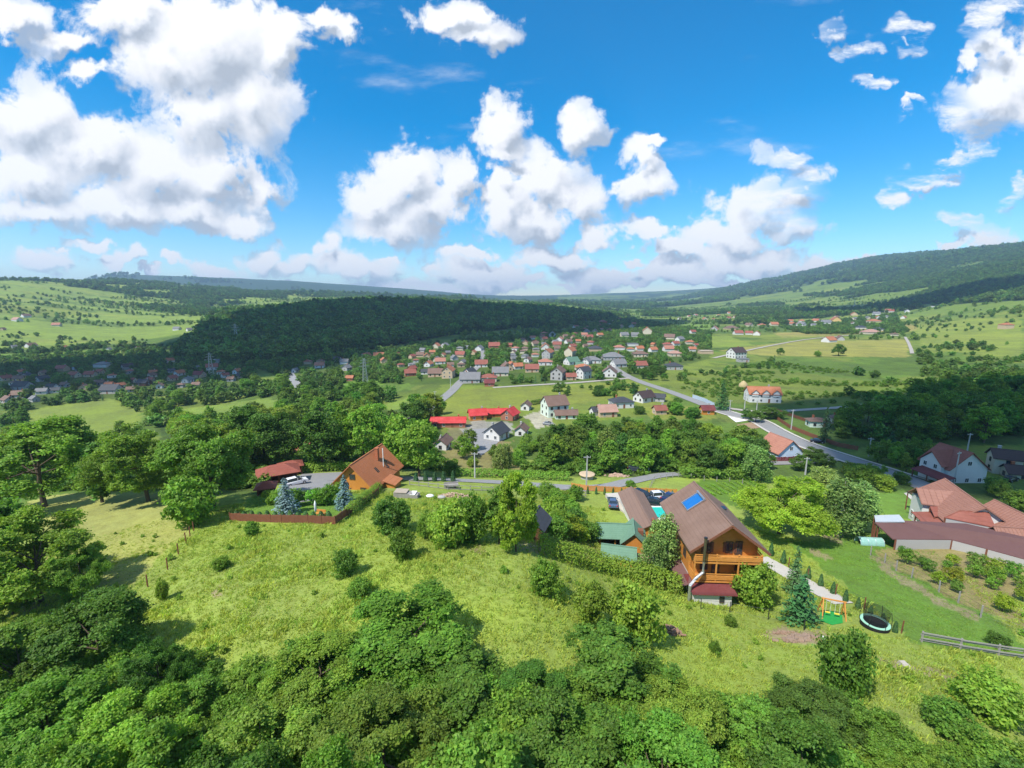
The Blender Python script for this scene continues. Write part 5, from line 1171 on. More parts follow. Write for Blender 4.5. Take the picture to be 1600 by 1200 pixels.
def crown_mesh(name, seed, mat, w, h, z0, clumps, per, leaf, lobes=5, up=.35, hollow=.45, droop=0, taper=0.0, rc_f=.17, boughs=0):
    rs_ = np.random.RandomState(seed)
    i = np.arange(clumps)+.5; ph = np.arccos(1-2*i/clumps); th = math.pi*(1+5**.5)*i
    d = np.stack([np.cos(th)*np.sin(ph), np.sin(th)*np.sin(ph), np.cos(ph)], 1)+rs_.normal(size=(clumps, 3))*.22; d = unit(d)
    L_ = unit(rs_.normal(size=(lobes, 3))); lob = np.max(d@L_.T, 1); rad = .58+.42*lob**2+rs_.uniform(-.14, .16, clumps)
    rho = hollow+(1-hollow)*rs_.uniform(0, 1, clumps)**.45
    wz = 1-taper*np.clip(d[:, 2], -1, 1)
    if boughs:
        bi = np.arange(boughs)+.5; bp_ = np.arccos(1-1.93*bi/boughs); bt = math.pi*(1+5**.5)*bi
        bd = unit(np.stack([np.cos(bt)*np.sin(bp_), np.sin(bt)*np.sin(bp_), np.cos(bp_)], 1)+rs_.normal(size=(boughs, 3))*.22)*rs_.uniform(.50, .82, boughs)[:, None]
        bs = rs_.uniform(.24, .40, boughs); wb = rs_.choice(boughs, clumps, p=bs**2/np.sum(bs**2)); d2 = unit(rs_.normal(size=(clumps, 3))+unit(bd)[wb]*.7)
        vec = bd[wb]+d2*bs[wb][:, None]*rs_.uniform(.55, 1.0, clumps)[:, None]; rad = np.linalg.norm(vec, axis=1); d = unit(vec); rho = np.ones(clumps)
        wz = 1-taper*np.clip(d[:, 2], -1, 1)
    cc = d*np.array([w/2, w/2, h/2])*(rad*rho)[:, None]; cc[:, :2] *= wz[:, None]; cc[:, 2] += z0+h/2
    rc = w*rc_f*rs_.uniform(.65, 1.3, clumps)
    tw = max(3, min(9, per//8)); td = unit(rs_.normal(size=(clumps, tw, 3))+d[:, None, :]*.6+np.array([0, 0, up]))
    pick = rs_.randint(0, tw, (clumps, per)); ar = np.arange(clumps)[:, None]; ld = td[ar, pick]
    tl = rs_.uniform(.55, 1.15, (clumps, tw))[ar, pick]
    pos = cc[:, None, :]+ld*(rc[:, None]*tl)[..., None]*np.array([1, 1, .85])+rs_.normal(size=(clumps, per, 3))*(rc*.30)[:, None, None]*np.array([1, 1, .55])
    if droop: pos[..., 2] -= droop*rs_.uniform(0, 1, (clumps, per))**1.5*rc[:, None]*3
    n = unit(ld*.5+d[:, None, :]*.2+np.array([0, 0, .45])+rs_.normal(size=ld.shape)*.62)
    pos = pos.reshape(-1, 3); keep = pos[:, 2] > .05; pos = pos[keep]; n = n.reshape(-1, 3)[keep]
    V_, F_ = leaf_quads(pos, n, leaf, rs_); m_ = np_mesh(name, V_, F_)
    ct = rs_.uniform(.78, 1.22, clumps); ct = np.repeat(ct, per)[keep]
    C_ = tints(len(pos), rs_)*np.repeat(ct, 4)[:, None]; set_color(m_, C_); m_.materials.append(mat); return m_, cc
def trunk_mesh(name, seed, h, r, cc, mat, limbs=6, lean=.0):
    rr = random.Random(seed); m = MB(); top = Vector((rr.uniform(-.3, .3), rr.uniform(-.3, .3), h))
    pts = [Vector((0, 0, -.4)), Vector((0, 0, .1)), Vector((rr.uniform(-.1, .1), rr.uniform(-.1, .1), h*.4)), top*.75+Vector((rr.uniform(-.2, .2), 0, 0)), top]
    m.tube(pts, [r*1.5, r*1.1, r*.85, r*.55, r*.2], 8)
    if len(cc):
        for k in range(limbs):
            c = Vector(cc[rr.randrange(len(cc))]); s = pts[2].lerp(pts[3], rr.random()); md = s.lerp(c, .5)+Vector((0, 0, -.2))
            m.tube([s, md, c], [r*.45, r*.3, r*.1], 6, False)
    m.sm = True; me_ = m.mesh(name); me_.materials.append(mat); return me_
def spruce_mesh(name, seed, mat, h=10, w=4.4, whorls=20, per=9, seg=7, leaf=.30):
    rs_ = np.random.RandomState(seed); pos, nn = [], []
    for i in range(whorls):
        f = (i+.4)/whorls; z = h*(.06+.92*f); ln = w/2*(1-f)**.85+.12
        for k in range(max(4, int(per*(1-f*.5)))):
            a = rs_.uniform(0, 6.28); dl = np.array([math.cos(a), math.sin(a), 0]); l = ln*rs_.uniform(.8, 1.12)
            for s in range(max(2, int(seg*(1-f)+2))):
                u = (s+.6)/max(2, int(seg*(1-f)+2)); q = dl*l*u+np.array([0, 0, z-l*.30*u*u+.1*rs_.normal()])
                sd = np.array([-dl[1], dl[0], 0])*rs_.normal()*l*.16*(1.1-u*.5); pos.append(q+sd); nn.append(np.array([0, 0, 1.0])+dl*.5+rs_.normal(size=3)*.35)
    pos = np.array(pos); nn = unit(np.array(nn)); V_, F_ = leaf_quads(pos, nn, leaf, rs_, .5); m_ = np_mesh(name, V_, F_); set_color(m_, tints(len(pos), rs_, .65, 1.35, .05)); m_.materials.append(mat); return m_
def cone_mesh(name, seed, mat, h=3, w=1.0, k=700, leaf=.12, round_=.5):
    rs_ = np.random.RandomState(seed); z = rs_.uniform(.02, 1, k)**1.15; a = rs_.uniform(0, 6.28, k); rad = w/2*((1-z)**round_)*(.75+.25*rs_.uniform(0, 1, k)**.5)*np.minimum(1, .5+z*3)
    pos = np.stack([np.cos(a)*rad, np.sin(a)*rad, z*h], 1); nn = unit(np.stack([np.cos(a), np.sin(a), np.full(k, .35)], 1)+rs_.normal(size=(k, 3))*.3)
    V_, F_ = leaf_quads(pos, nn, leaf, rs_, .6); m_ = np_mesh(name, V_, F_); set_color(m_, tints(k, rs_)); m_.materials.append(mat); return m_
PROTO = {}
def reg(kind, hh, ww, crown, trunk): PROTO.setdefault(kind, []).append((hh, ww, crown, trunk))
for s, (lf_, pr_, nc_, rc_) in enumerate(((.105, 330, 150, .085), (.15, 200, 130, .09), (.085, 440, 140, .08), (.12, 300, 130, .09))):
    c, cc = crown_mesh('crown', 20+s, LEAF, 7.4, 7.0, 1.2, nc_, pr_, lf_, 6+s, rc_f=rc_, hollow=.30, boughs=15+2*s); reg('near', 8.8, 7.8, c, trunk_mesh('trunk', s, 5.5, .16, cc, bark, 9))
for s in range(5):
    c, cc = crown_mesh('crown', 40+s, LEAF, 7.6, 8.0, 1.7, 120, 66, .225, 5+s, rc_f=.11, boughs=13+s, taper=.1*(s % 3)); reg('broad', 10, 7.9, c, trunk_mesh('trunk', 10+s, 7, .22, cc, bark, 7))
for s in range(3):
    c, cc = crown_mesh('crown', 60+s, LEAF, 5.2, 9.2, .8, 95, 55, .25, 4, rc_f=.14, taper=.28); reg('tall', 10, 5.4, c, trunk_mesh('trunk', 20+s, 7.5, .2, cc, bark, 6))
for s in range(4):
    c, cc = crown_mesh('crown', 80+s, LEAF, 3.0, 2.7, .0, 55, 95, .105, 4, rc_f=.165); reg('bush', 2.8, 3.1, c, trunk_mesh('stem', 30+s, 1.4, .05, cc, bark, 6))
for s in range(3):
    c, cc = crown_mesh('crown', 100+s, LEAF, 2.6, 2.5, .75, 32, 55, .12, 4, rc_f=.18); reg('fruit', 3.2, 2.7, c, trunk_mesh('trunk', 40+s, 1.7, .06, cc, bark, 5))
for s in range(2):
    c, cc = crown_mesh('crown', 120+s, LEAF_BI, 4.4, 8.6, 1.1, 75, 90, .15, 5, droop=.9, taper=.35, rc_f=.14); reg('birch', 10, 4.6, c, trunk_mesh('trunk', 50+s, 8.5, .13, cc, birch_bark, 10))
for s in range(2): reg('spruce', 10, 4.6, spruce_mesh('crown', 140+s, LEAF_C, 10, 4.4, 24, 11, 8, .26), trunk_mesh('trunk', 60+s, 9, .14, [], bark, 0))
reg('blue', 10, 5, spruce_mesh('crown', 150, LEAF_B, 10, 5.2, 24, 13, 9, .26), trunk_mesh('trunk', 65, 9, .14, [], bark, 0))
for s in range(2): reg('thuja', 3, 1, cone_mesh('crown', 160+s, LEAF_C), trunk_mesh('trunk', 70+s, 1.5, .05, [], bark, 0))
FARP = []
for s in range(4):
    c, cc = crown_mesh('crown_small', 180+s, WOODL, 8.0, 9.0, .3, 26, 26, .78, 5, rc_f=.17, taper=.1); FARP.append(c)
FARS = spruce_mesh('spruce_small', 190, LEAF_C, 11, 4.2, 9, 6, 3, .75)
MIDP = []
for s in range(2):
    c, cc = crown_mesh('bush_small', 195+s, LEAF, 3.2, 2.6, .0, 16, 26, .30, 4, rc_f=.2); MIDP.append(c)

TREES = []
NAMES = {'near': 'broadleaf_tree', 'broad': 'broadleaf_tree', 'tall': 'broadleaf_tree', 'bush': 'bush', 'fruit': 'fruit_tree', 'birch': 'birch_tree', 'spruce': 'spruce_tree', 'blue': 'blue_spruce', 'thuja': 'thuja'}
CATS = {'bush': 'bush', 'thuja': 'shrub'}
trng = random.Random(77)
def plant(kind, p, h, label, width=None, col=(1, 1, 1), group=None, var=None):
    pr = PROTO[kind]; hh, ww, c, t = pr[trng.randrange(len(pr)) if var is None else var % len(pr)]
    s = h/hh; sw = s if width is None else width/ww
    ro = empty(NAMES[kind], (p[0], p[1], float(H(p[0], p[1]))-.05), trng.uniform(0, 6.28), label, CATS.get(kind, 'tree'), group)
    ro.scale = (sw, sw, s)
    o = link('stem' if kind == 'bush' else 'trunk', t, ro)
    o = link('crown', c, ro); o.color = (*col, 1)
    TREES.append((p[0], p[1], max(width or ww*s, 1)*.5, h)); return ro
def by_px(kind, px, base, top, label, wpx=None, col=(1, 1, 1), group=None, var=None, p=None):
    p = P(px, base) if p is None else p; z = QY(px, top, p[1])[2]; h = max(.5, float(z-p[2]))
    return plant(kind, p, h, label, None if wpx is None else wpx*depth_of(p)/FPX, col, group, var)
def free(x, y, rad, hs=True):
    for a in HOUSES:
        if (a[0]-x)**2+(a[1]-y)**2 < (a[2]+rad)**2: return False
    for a in ROADS:
        if (a[0]-x)**2+(a[1]-y)**2 < (a[2]+rad*.7)**2: return False
    return True
DK = (.60, .70, .75); MD = (.86, .92, .88); LT = (1.2, 1.15, 1.0); YG = (1.5, 1.28, .8)
# --- the nearest crowns below the lookout: (px of centre, row of top, forward distance, crown width m, tint)
NEARL = ['dark dense tree at the lower end of the meadow','young pale tree pressed between two dark crowns','broad bushy tree with many lit leaf clumps','spreading tree with a hollow of deep shade','tree with feathery blue green crown','bright leaved tree reaching up into the meadow',
 'rounded tree with yellow green shoots','dense tree below the earth bank','loose shrubby tree beside the worn slope','shaggy tree of grey green leaves','crowded tree crown in the thicket below the lookout']
FG = [(140,915,33,8.2,DK,0),(15,965,31,6.5,MD,9),(235,985,28,4.4,DK,1),(60,1060,25,7.5,MD,10),(200,1075,23,6.2,LT,10),(300,1050,26,4.0,MD,6),(405,1040,27,3.8,LT,6),(640,925,30,9.6,MD,2),(495,990,27,6.6,LT,2),(730,1030,25,6.6,DK,3),(590,1095,20,8.2,MD,10),(400,1110,21,6.2,LT,10),
 (825,1040,25,5.2,DK,4),(960,985,28,7.6,MD,5),(1065,1045,25,6.4,LT,5),(885,1095,21,6.6,MD,6),(1045,1125,19,6.6,MD,10),(1180,1080,25,4.8,MD,8),(1290,1060,27,6.6,DK,7),(1385,1100,25,4.4,MD,8),(1270,1140,20,6.6,DK,7),(1590,1175,21,4.6,MD,9),(1450,1160,22,4.4,LT,9),
 (150,1145,19,6.6,MD,10),(330,1160,17,6.2,DK,10),(730,1155,17,6.2,MD,10),(20,1135,20,5.6,LT,10),(1135,1175,17,5.2,LT,10),(500,1180,15,5.2,MD,10)]
for k, (px, top, yy, w, col, li) in enumerate(FG):
    top += 14; q = QY(px, top, yy); g = float(H(q[0], q[1])); h = q[2]-g
    lb = ({DK: 'deep green ', MD: 'mid green ', LT: 'pale '}[col] if li in (2, 3, 5, 6, 7, 8, 9) else '')+NEARL[li] if li < 10 else {DK: 'dark', MD: 'mid green', LT: 'pale'}[col]+' '+('fresh leaved', 'broad leaved', 'fine leaved', 'thick leaved')[k % 4]+' tree crowded into the thicket below the lookout'
    plant('near', q, max(2.5, h), lb, w*.98, tuple(c*trng.uniform(.9, 1.1) for c in col), lb, k)
for k, (px, base, top, w, l, col) in enumerate([(65,940,800,150,'leaning multi stemmed tree over the bare soil patch',LT),(15,925,775,120,'tall tree behind the leaning multi stemmed tree',MD),(130,935,850,75,'pale leaved tree at edge of the fenced meadow',LT),(20,960,900,70,'low shrub beside the bare soil patch',MD)]):
    by_px('near', px, base, top, l, w, col, None, k)
# --- bushes on the open slope
for k, (px, base, top, w, l, col) in enumerate([(612,832,776,58,'dark bush below the red fence corner',DK),(628,873,828,42,'round bright bush standing in the middle of the meadow',MD),(541,899,857,34,'round dark bush near the middle of the meadow',DK),(562,932,905,34,'straggly low shrub below the round dark bush',MD),
 (850,927,874,48,'compact round bush below the clipped hedge',LT),(920,972,914,54,'dense bush beside the tallest round bush of the slope',LT),(990,998,905,76,'tallest round bush of the slope',LT),(1140,978,961,17,'tiny bush on the slope below the chalet',MD),(1176,948,878,58,'round broad leaved tree in front of the balcony',LT),
 (1313,1078,984,72,'tall bush below the trampoline and swings',MD),(1540,1118,1058,84,'spreading bush on the grass below the rail fence',LT),(1480,1140,1100,70,'low wide bush under the spreading bush',MD),(985,760,750,14,'small bush beside the rubble heap',MD),(300,822,748,74,'pale round tree at the corner of the fenced meadow',LT),
 (700,850,782,70,'leafy bush beside the reddish soil bank',LT),(668,842,800,30,'small leafy shrub next to the reddish soil bank',MD),(740,845,770,50,'bush between red soil bank and bright tree',MD),(395,838,815,22,'low weedy shrub below the red fence',LT),(345,890,868,22,'thin weedy clump on the meadow',LT),(255,938,905,16,'sapling by the wire fence',LT),(1115,1020,1000,14,'weedy clump below the chalet',MD),(1560,1010,990,30,'bush on the rail fence',DK)]):
    by_px('bush', px, base, top, l, w, col, None, k)
# --- gardens of the chalet
by_px('near', 806, 862, 735, 'big bright green tree over the dark shed', 70, YG, None, 1); by_px('tall', 780, 850, 760, 'slender dark tree beside the big bright tree', 40, MD)
by_px('birch', 1032, 900, 796, 'slim weeping birch between huts and chalet', 48, (1.1,1.1,1.1)); by_px('birch', 1020, 905, 830, 'smaller birch behind the clipped hedge', 44, (1.0,1.05,1.0))
by_px('near', 1217, 834, 738, 'broad walnut tree with yellow green leaves beside the drive', 132, YG, None, 2)
by_px('birch', 1312, 838, 742, 'tall weeping birch by the farm shed', 62, (.95,1,1)); by_px('birch', 1340, 830, 748, 'second weeping birch nearest the farm shed', 56, (.9,1,1)); by_px('birch', 1285, 790, 726, 'pale birch behind the walnut tree', 46, (1.2,1.1,1))
by_px('spruce', 1250, 972, 895, 'bushy dark fir beside the green play mat', 62, (1,1.1,1.1)); by_px('spruce', 1240, 925, 850, 'narrow fir over the concrete drive', 36, (1,1.1,1.1))
by_px('blue', 448, 803, 745, 'silver blue spruce beside the carport', 44); by_px('blue', 540, 795, 740, 'blue spruce in front of the log house', 36, (.75,.85,.85))
for k in range(11): by_px('thuja', 1204+k*19.4, 868+k*12.0, 850+k*12.3-3, 'small clipped thuja in the row along the drive', 9, MD, 'thujas along the drive')
for k in range(12): by_px('thuja', 905+k*13.2, 771+k*.6, 759+k*.6, 'small thuja along the orange boarded fence', 5, MD, 'thujas along the boarded fence')
for px in (650,665,679,693,708): by_px('thuja', px, 752, 734+trng.randrange(5), 'dark columnar thuja along the lane by the log house', 9, DK, 'thujas beside the lane')
for px in range(370,520,12): by_px('thuja', px, 811, 797+trng.randrange(3), 'clipped green shrub inside the red fence', 12, LT, 'shrubs inside the red fence')
def hedge(name, label, pix, w, h, col, n_per_m=95, leaf=.13, mat=LEAF):
    pts = smooth_line([P(*p) for p in pix], 1); rs_ = np.random.RandomState(len(label)); pos, nn = [], []
    o0 = pts[0]
    for a, b in zip(pts, pts[1:]):
        l = np.hypot(*(b-a)[:2]); k = int(l*n_per_m*(w+2*h)/3); u = rs_.uniform(0, 1, k)
        d = (b-a)[:2]/l; nrm = np.array([-d[1], d[0]]); ang = rs_.uniform(0, math.pi, k); rad = rs_.uniform(.72, 1.12, k)
        lx = np.cos(ang)*w/2*rad; lz = np.sin(ang)**.6*h*rad*(1+.25*fbm((a[0]+(b-a)[0]*u)/1.3, (a[1]+(b-a)[1]*u)/1.3, 2))
        x_ = a[0]+(b-a)[0]*u+nrm[0]*lx; y_ = a[1]+(b-a)[1]*u+nrm[1]*lx
        pos.append(np.stack([x_-o0[0], y_-o0[1], H(x_, y_)+lz-o0[2]], 1)); nn.append(np.stack([nrm[0]*np.cos(ang), nrm[1]*np.cos(ang), np.sin(ang)+.3], 1)+rs_.normal(size=(k, 3))*.4)
    pos = np.vstack(pos); nn = unit(np.vstack(nn)); V_, F_ = leaf_quads(pos, nn, leaf, rs_); m_ = np_mesh('foliage', V_, F_); set_color(m_, tints(len(pos), rs_)); m_.materials.append(mat)
    ro = empty(name, o0, 0, label, 'hedge'); o = link('foliage', m_, ro); o.color = (*col, 1)
    m = MB()
    for q in densify(pts, 1.2): z_ = float(H(q[0], q[1]))-o0[2]; m.tube([(q[0]-o0[0], q[1]-o0[1], z_-.2), (q[0]-o0[0], q[1]-o0[1], z_+h*.7)], [.05, .02], 5)
    m.build('stems', bark, ro)
hedge('hedge', 'long clipped hedge dividing meadow and chalet garden', [(842,862),(880,876),(930,888),(985,902),(1030,920),(1062,926)], 2.8, 2.6, (1.35, 1.25, 1.0), 120)
hedge('hedge', 'shrub border inside the red fence of the log house', [(545,808),(560,792),(578,778),(592,765)], 1.8, 1.6, LT)
hedge('hedge', 'leafy hedge behind the gravel yard', [(470,738),(500,737),(540,735),(600,738)], 2.2, 2.2, LT, 60, .2)
hedge('hedge', 'clipped hedge behind the red roofed yard', [(830,633),(858,628),(880,624)], 2.0, 2.2, DK, 40, .25)
hedge('hedge', 'dark hedge in front of the grove beyond the vegetable rows', [(1060,742),(1100,745),(1150,748),(1195,748)], 3.0, 2.2, MD, 50, .22)
hedge('hedge', 'bushy hedge along the far side of the lane', [(700,742),(770,745),(830,748),(890,750)], 3.2, 2.0, LT, 50, .2)
# --- vegetable rows
for k in range(9):
    a = P(1118+k*9, 775-k*1.4); b = P(1092+k*9.5, 760-k*1.2); o0 = a; rs_ = np.random.RandomState(k); n_ = 420; u = rs_.uniform(0, 1, n_)
    x_ = a[0]+(b-a)[0]*u+rs_.normal(size=n_)*.16; y_ = a[1]+(b-a)[1]*u+rs_.normal(size=n_)*.16
    V_, F_ = leaf_quads(np.stack([x_-o0[0], y_-o0[1], H(x_, y_)-o0[2]+rs_.uniform(.05, .35, n_)], 1), unit(rs_.normal(size=(n_, 3))*.5+[0, 0, 1]), .14, rs_); m_ = np_mesh('vegetable_row', V_, F_); set_color(m_, tints(n_, rs_)); m_.materials.append(LEAF)
    o = link('vegetable_row', m_); o.location = o0; o.color = (1.3, 1.3, 1.1, 1); tag(o, 'row of leafy vegetables behind the timber chalet', 'vegetables', 'rows of the vegetable plot')
# --- trees by zone (pixel outline of the ground they stand on)
CLEARINGS = [wpoly(q) for q in ([(40,640),(170,622),(225,648),(200,680),(40,695)], [(250,645),(425,620),(450,640),(420,668),(290,680)], [(515,602),(625,583),(620,612),(560,628)], [(575,640),(645,618),(655,640),(640,668),(600,668)])]
def roofs_clear(x_, y_, h):
    p = np.array([x_, y_, float(H(x_, y_))]); d = depth_of(p); tx, ty = proj(p+np.array([0, 0, h])); hw_ = h*.36*FPX/d; by_ = proj(p)[1]
    return not any(d < b[4]-2 and tx+hw_ > b[0]+2 and tx-hw_ < b[1]-2 and ty < b[3]-1 and by_ > b[2] for b in HBOX)
def zone(poly, n, hr, kinds, label, cols, sep=3.2, group=None, keep_roofs=False, wf=None):
    wp = wpoly(poly); xs = [p[0] for p in wp]; ys = [p[1] for p in wp]; k = t = 0
    while k < n and t < n*40:
        t += 1; x_, y_ = trng.uniform(min(xs), max(xs)), trng.uniform(min(ys), max(ys))
        if not inpoly(np.array(x_), np.array(y_), wp): continue
        if any(inpoly(np.array(x_), np.array(y_), q) for q in CLEARINGS): continue
        h = trng.uniform(*hr)
        if not free(x_, y_, h*.16): continue
        if any((a[0]-x_)**2+(a[1]-y_)**2 < (sep*.5+a[2]*.45)**2 for a in TREES): continue
        if keep_roofs:
            p = np.array([x_, y_, float(H(x_, y_))]); d = depth_of(p); tx, ty = proj(p+np.array([0, 0, h])); hw_ = h*.33*FPX/d; by_ = proj(p)[1]
            if any(d < b[4]-2 and tx+hw_ > b[0]+2 and tx-hw_ < b[1]-2 and ty < b[3]-1 and by_ > b[2] for b in HBOX): continue
        kd = trng.choice(kinds); c = trng.choice(cols); u_ = (h-hr[0])/(hr[1]-hr[0])
        lb = ('low ' if u_ < .33 else 'tall ' if u_ > .67 else '')+{'tall': 'slender ', 'broad': 'rounded ', 'bush': 'bushy '}.get(kd, '')+{DK: 'dark ', LT: 'pale green ', YG: 'yellow green '}.get(c, '')+label
        plant(kd, (x_, y_), h, lb, None, tuple(q*trng.uniform(.88, 1.12) for q in c), lb[:80]); k += 1
for k, (px, base, top, w, l, col) in enumerate([(70,792,652,170,'huge spreading tree at the upper edge of the fenced meadow',LT),(160,785,690,60,'tall conical tree beside the huge spreading tree',DK),(232,783,652,135,'massive rounded tree above the fenced meadow',LT),(335,790,648,125,'massive leafy tree beside the carport',MD),(415,735,630,110,'tall crown behind the red carport',DK),(5,770,690,90,'tree at the far end of the fenced meadow',MD),
     (505,735,640,70,'dark tree over the half hidden orange roof',DK),(570,730,635,64,'tall light poplar behind the log house',LT),(655,745,660,70,'leafy tree to the side of the log house',LT),(625,735,640,50,'slim pale tree behind the log house roof',LT),(540,728,632,44,'narrow pale tree beside the tall light poplar',LT)]):
    by_px('near' if w > 100 else 'broad' if w > 60 else 'tall', px, base, top, l, w, col, None, k)
zone([(0,690),(420,690),(420,745),(0,760)], 26, (9,13), ['broad','broad','tall'], 'tree in the wood above the fenced meadow', [MD, LT, LT], 4)
zone([(250,660),(690,640),(690,720),(400,728),(250,690)], 44, (9,14), ['broad','tall','broad'], 'tree in the wood behind the log house', [MD, DK, LT, LT], 4)
zone([(0,640),(300,610),(600,590),(640,640),(250,668),(0,690)], 30, (8,13), ['broad','broad','tall'], 'tree on the wooded flank below the shaded village', [DK, MD, MD], 4.5, keep_roofs=True)
zone([(812,742),(1190,748),(1200,712),(1060,680),(870,695)], 52, (7,11.5), ['broad','broad','tall'], 'tree of the dense grove beyond the lane', [MD, DK, DK, LT], 3.6)
by_px('birch', 945, 735, 662, 'pale weeping tree rising from the grove', 34, (1.2,1.1,.9)); by_px('birch', 1180, 752, 690, 'weeping birch at the end of the grove', 42, (1,1.05,1)); by_px('birch', 785, 742, 690, 'thin brownish tree beside the slim pole', 34, (1.1,.9,.8))
zone([(1300,700),(1600,690),(1600,600),(1440,622),(1310,672)], 62, (9,14), ['broad','broad','broad','tall'], 'tree of the large shaded grove beyond the road', [DK, MD, MD, LT], 4.2)
by_px('spruce', 1287, 690, 632, 'tall dark spruce in front of brown hipped roof', 24, (.8,.8,.8)); by_px('spruce', 1127, 640, 593, 'dark conical conifer at the road junction', 27, (.8,.95,.8)); by_px('spruce', 1391, 702, 672, 'small spruce on the shaded lawn', 22, (.7,.8,.8))
by_px('broad', 1310, 556, 537, 'lone dark round tree on the yellow field', 18, DK); by_px('broad', 1219, 555, 543, 'small dark round tree on the yellow field', 11, DK); by_px('bush', 1277, 557, 548, 'pale bush near the lone dark tree', 10, LT)
for px, b, t_, w in ((1165,655,640,14),(1180,660,640,22),(1200,655,636,24),(1218,655,640,20),(1270,722,700,28),(1285,728,708,34),(1250,735,712,30),(1195,732,705,26)): by_px('broad', px, b, t_, 'garden tree beside the asphalt valley road', w, DK, 'garden trees by the valley road')
zone([(1210,735),(1300,728),(1330,760),(1420,770),(1420,755),(1310,735)], 8, (3,5), ['bush','broad'], 'plant on the verge below the road', [MD, LT], 3)
zone([(1350,718),(1450,708),(1480,740),(1560,765),(1600,775),(1600,800),(1480,758)], 18, (4,7), ['broad','bush','tall'], 'garden tree between road and farmhouse', [MD, DK, LT], 2.5, keep_roofs=True)
zone([(1375,855),(1600,845),(1600,975),(1500,938)], 20, (1.4,2.6), ['fruit'], 'orchard tree on the dry grass', [LT, MD, YG, (1.0,1.15,1.3)], 2.4)
zone([(860,815),(940,800),(950,838),(870,850)], 10, (2.5,4.5), ['bush','fruit'], 'shrub in the garden beside the huts', [LT, MD, YG], 1.4)
zone([(840,775),(940,775),(955,800),(860,815)], 9, (2,3.6), ['broad','bush'], 'fruit tree between lane and garden huts', [LT, LT, MD], 1.8)
zone([(400,775),(540,765),(530,790),(420,795)], 9, (2,3.4), ['bush','fruit'], 'shrub on the lawn of the log house', [LT, MD], 1.6)
zone([(690,745),(900,745),(900,700),(820,695),(700,715)], 20, (2,4.5), ['bush','broad','fruit'], 'growth on the verge beyond the lane', [LT, MD, LT], 2.2)
zone([(620,662),(700,640),(810,690),(830,700),(690,740)], 8, (5,8), ['broad','tall'], 'tree beside the red roofed yard', [MD, LT], 3, keep_roofs=True)
zone([(930,640),(1010,650),(1100,660),(1120,645),(1030,632)], 7, (4,6), ['broad','bush'], 'tree behind the white bungalow', [MD, DK], 3, keep_roofs=True)
zone([(860,612),(960,607),(1000,618),(940,632),(880,625)], 12, (3,5), ['bush','broad'], 'thicket plant on the field behind the villa', [MD, DK], 3)
zone([(985,580),(1050,583),(1040,595),(1000,598)], 12, (5,7.5), ['broad'], 'tree of the dark clump beside the straight road', [DK], 3)
# ------------------------------------------------------------------ uncountable growth: far woods, field scrub, grass
def scatter(name, label, pts, scl, idx, protos, cat, cols=None):
    """points with a prototype each; geometry nodes set the copies"""
    coll = bpy.data.collections.new(name+'_kinds')
    for k, pm in enumerate(protos):
        ob = bpy.data.objects.new('%s_%02d' % (name, k), pm); coll.objects.link(ob)
    pts = np.asarray(pts, np.float32); n = len(pts); o0 = pts.mean(0)
    me_ = bpy.data.meshes.new(name); me_.vertices.add(n); me_.vertices.foreach_set('co', (pts-o0).ravel())
    a = me_.attributes.new('scl', 'FLOAT_VECTOR', 'POINT'); a.data.foreach_set('vector', np.asarray(scl, np.float32).ravel())
    a = me_.attributes.new('rot', 'FLOAT_VECTOR', 'POINT'); rv = np.zeros((n, 3), np.float32); rv[:, 2] = np.random.RandomState(n).uniform(0, 6.28, n); a.data.foreach_set('vector', rv.ravel())
    a = me_.attributes.new('idx', 'INT', 'POINT'); a.data.foreach_set('value', np.asarray(idx, np.int32))
    o = link(name, me_); o.location = o0
    g = bpy.data.node_groups.new(name, 'GeometryNodeTree'); g.interface.new_socket('Geometry', in_out='INPUT', socket_type='NodeSocketGeometry'); g.interface.new_socket('Geometry', in_out='OUTPUT', socket_type='NodeSocketGeometry')
    gi, go = g.nodes.new('NodeGroupInput'), g.nodes.new('NodeGroupOutput')
    ci = g.nodes.new('GeometryNodeCollectionInfo'); ci.inputs[0].default_value = coll; ci.inputs['Separate Children'].default_value = True; ci.inputs['Reset Children'].default_value = True
    iop = g.nodes.new('GeometryNodeInstanceOnPoints'); iop.inputs['Pick Instance'].default_value = True
    def attr(nm, ty):
        q = g.nodes.new('GeometryNodeInputNamedAttribute'); q.data_type = ty; q.inputs[0].default_value = nm; return q.outputs[0]
    g.links.new(gi.outputs[0], iop.inputs['Points']); g.links.new(ci.outputs[0], iop.inputs['Instance']); g.links.new(attr('idx', 'INT'), iop.inputs['Instance Index'])
    e2r = g.nodes.new('FunctionNodeEulerToRotation'); g.links.new(attr('rot', 'FLOAT_VECTOR'), e2r.inputs[0]); g.links.new(e2r.outputs[0], iop.inputs['Rotation'])
    g.links.new(attr('scl', 'FLOAT_VECTOR'), iop.inputs['Scale']); g.links.new(iop.outputs[0], go.inputs[0])
    md = o.modifiers.new('copies', 'NODES'); md.node_group = g
    if cols: o.color = cols
    return tag(o, label, cat, kind='stuff')
srng = np.random.RandomState(99)
def grid_pts(x0, x1, y0, y1, step):
    gx, gy = np.meshgrid(np.arange(x0, x1, step), np.arange(y0, y1, step)); p = np.stack([gx.ravel(), gy.ravel()], 1); return p+srng.uniform(-.42, .42, p.shape)*step
def in_view(x, y, m=1.32): return (y > 20) & (np.abs(x) < y*m)
def with_z(p, sink=.4): return np.column_stack([p, H(p[:, 0], p[:, 1])-sink])
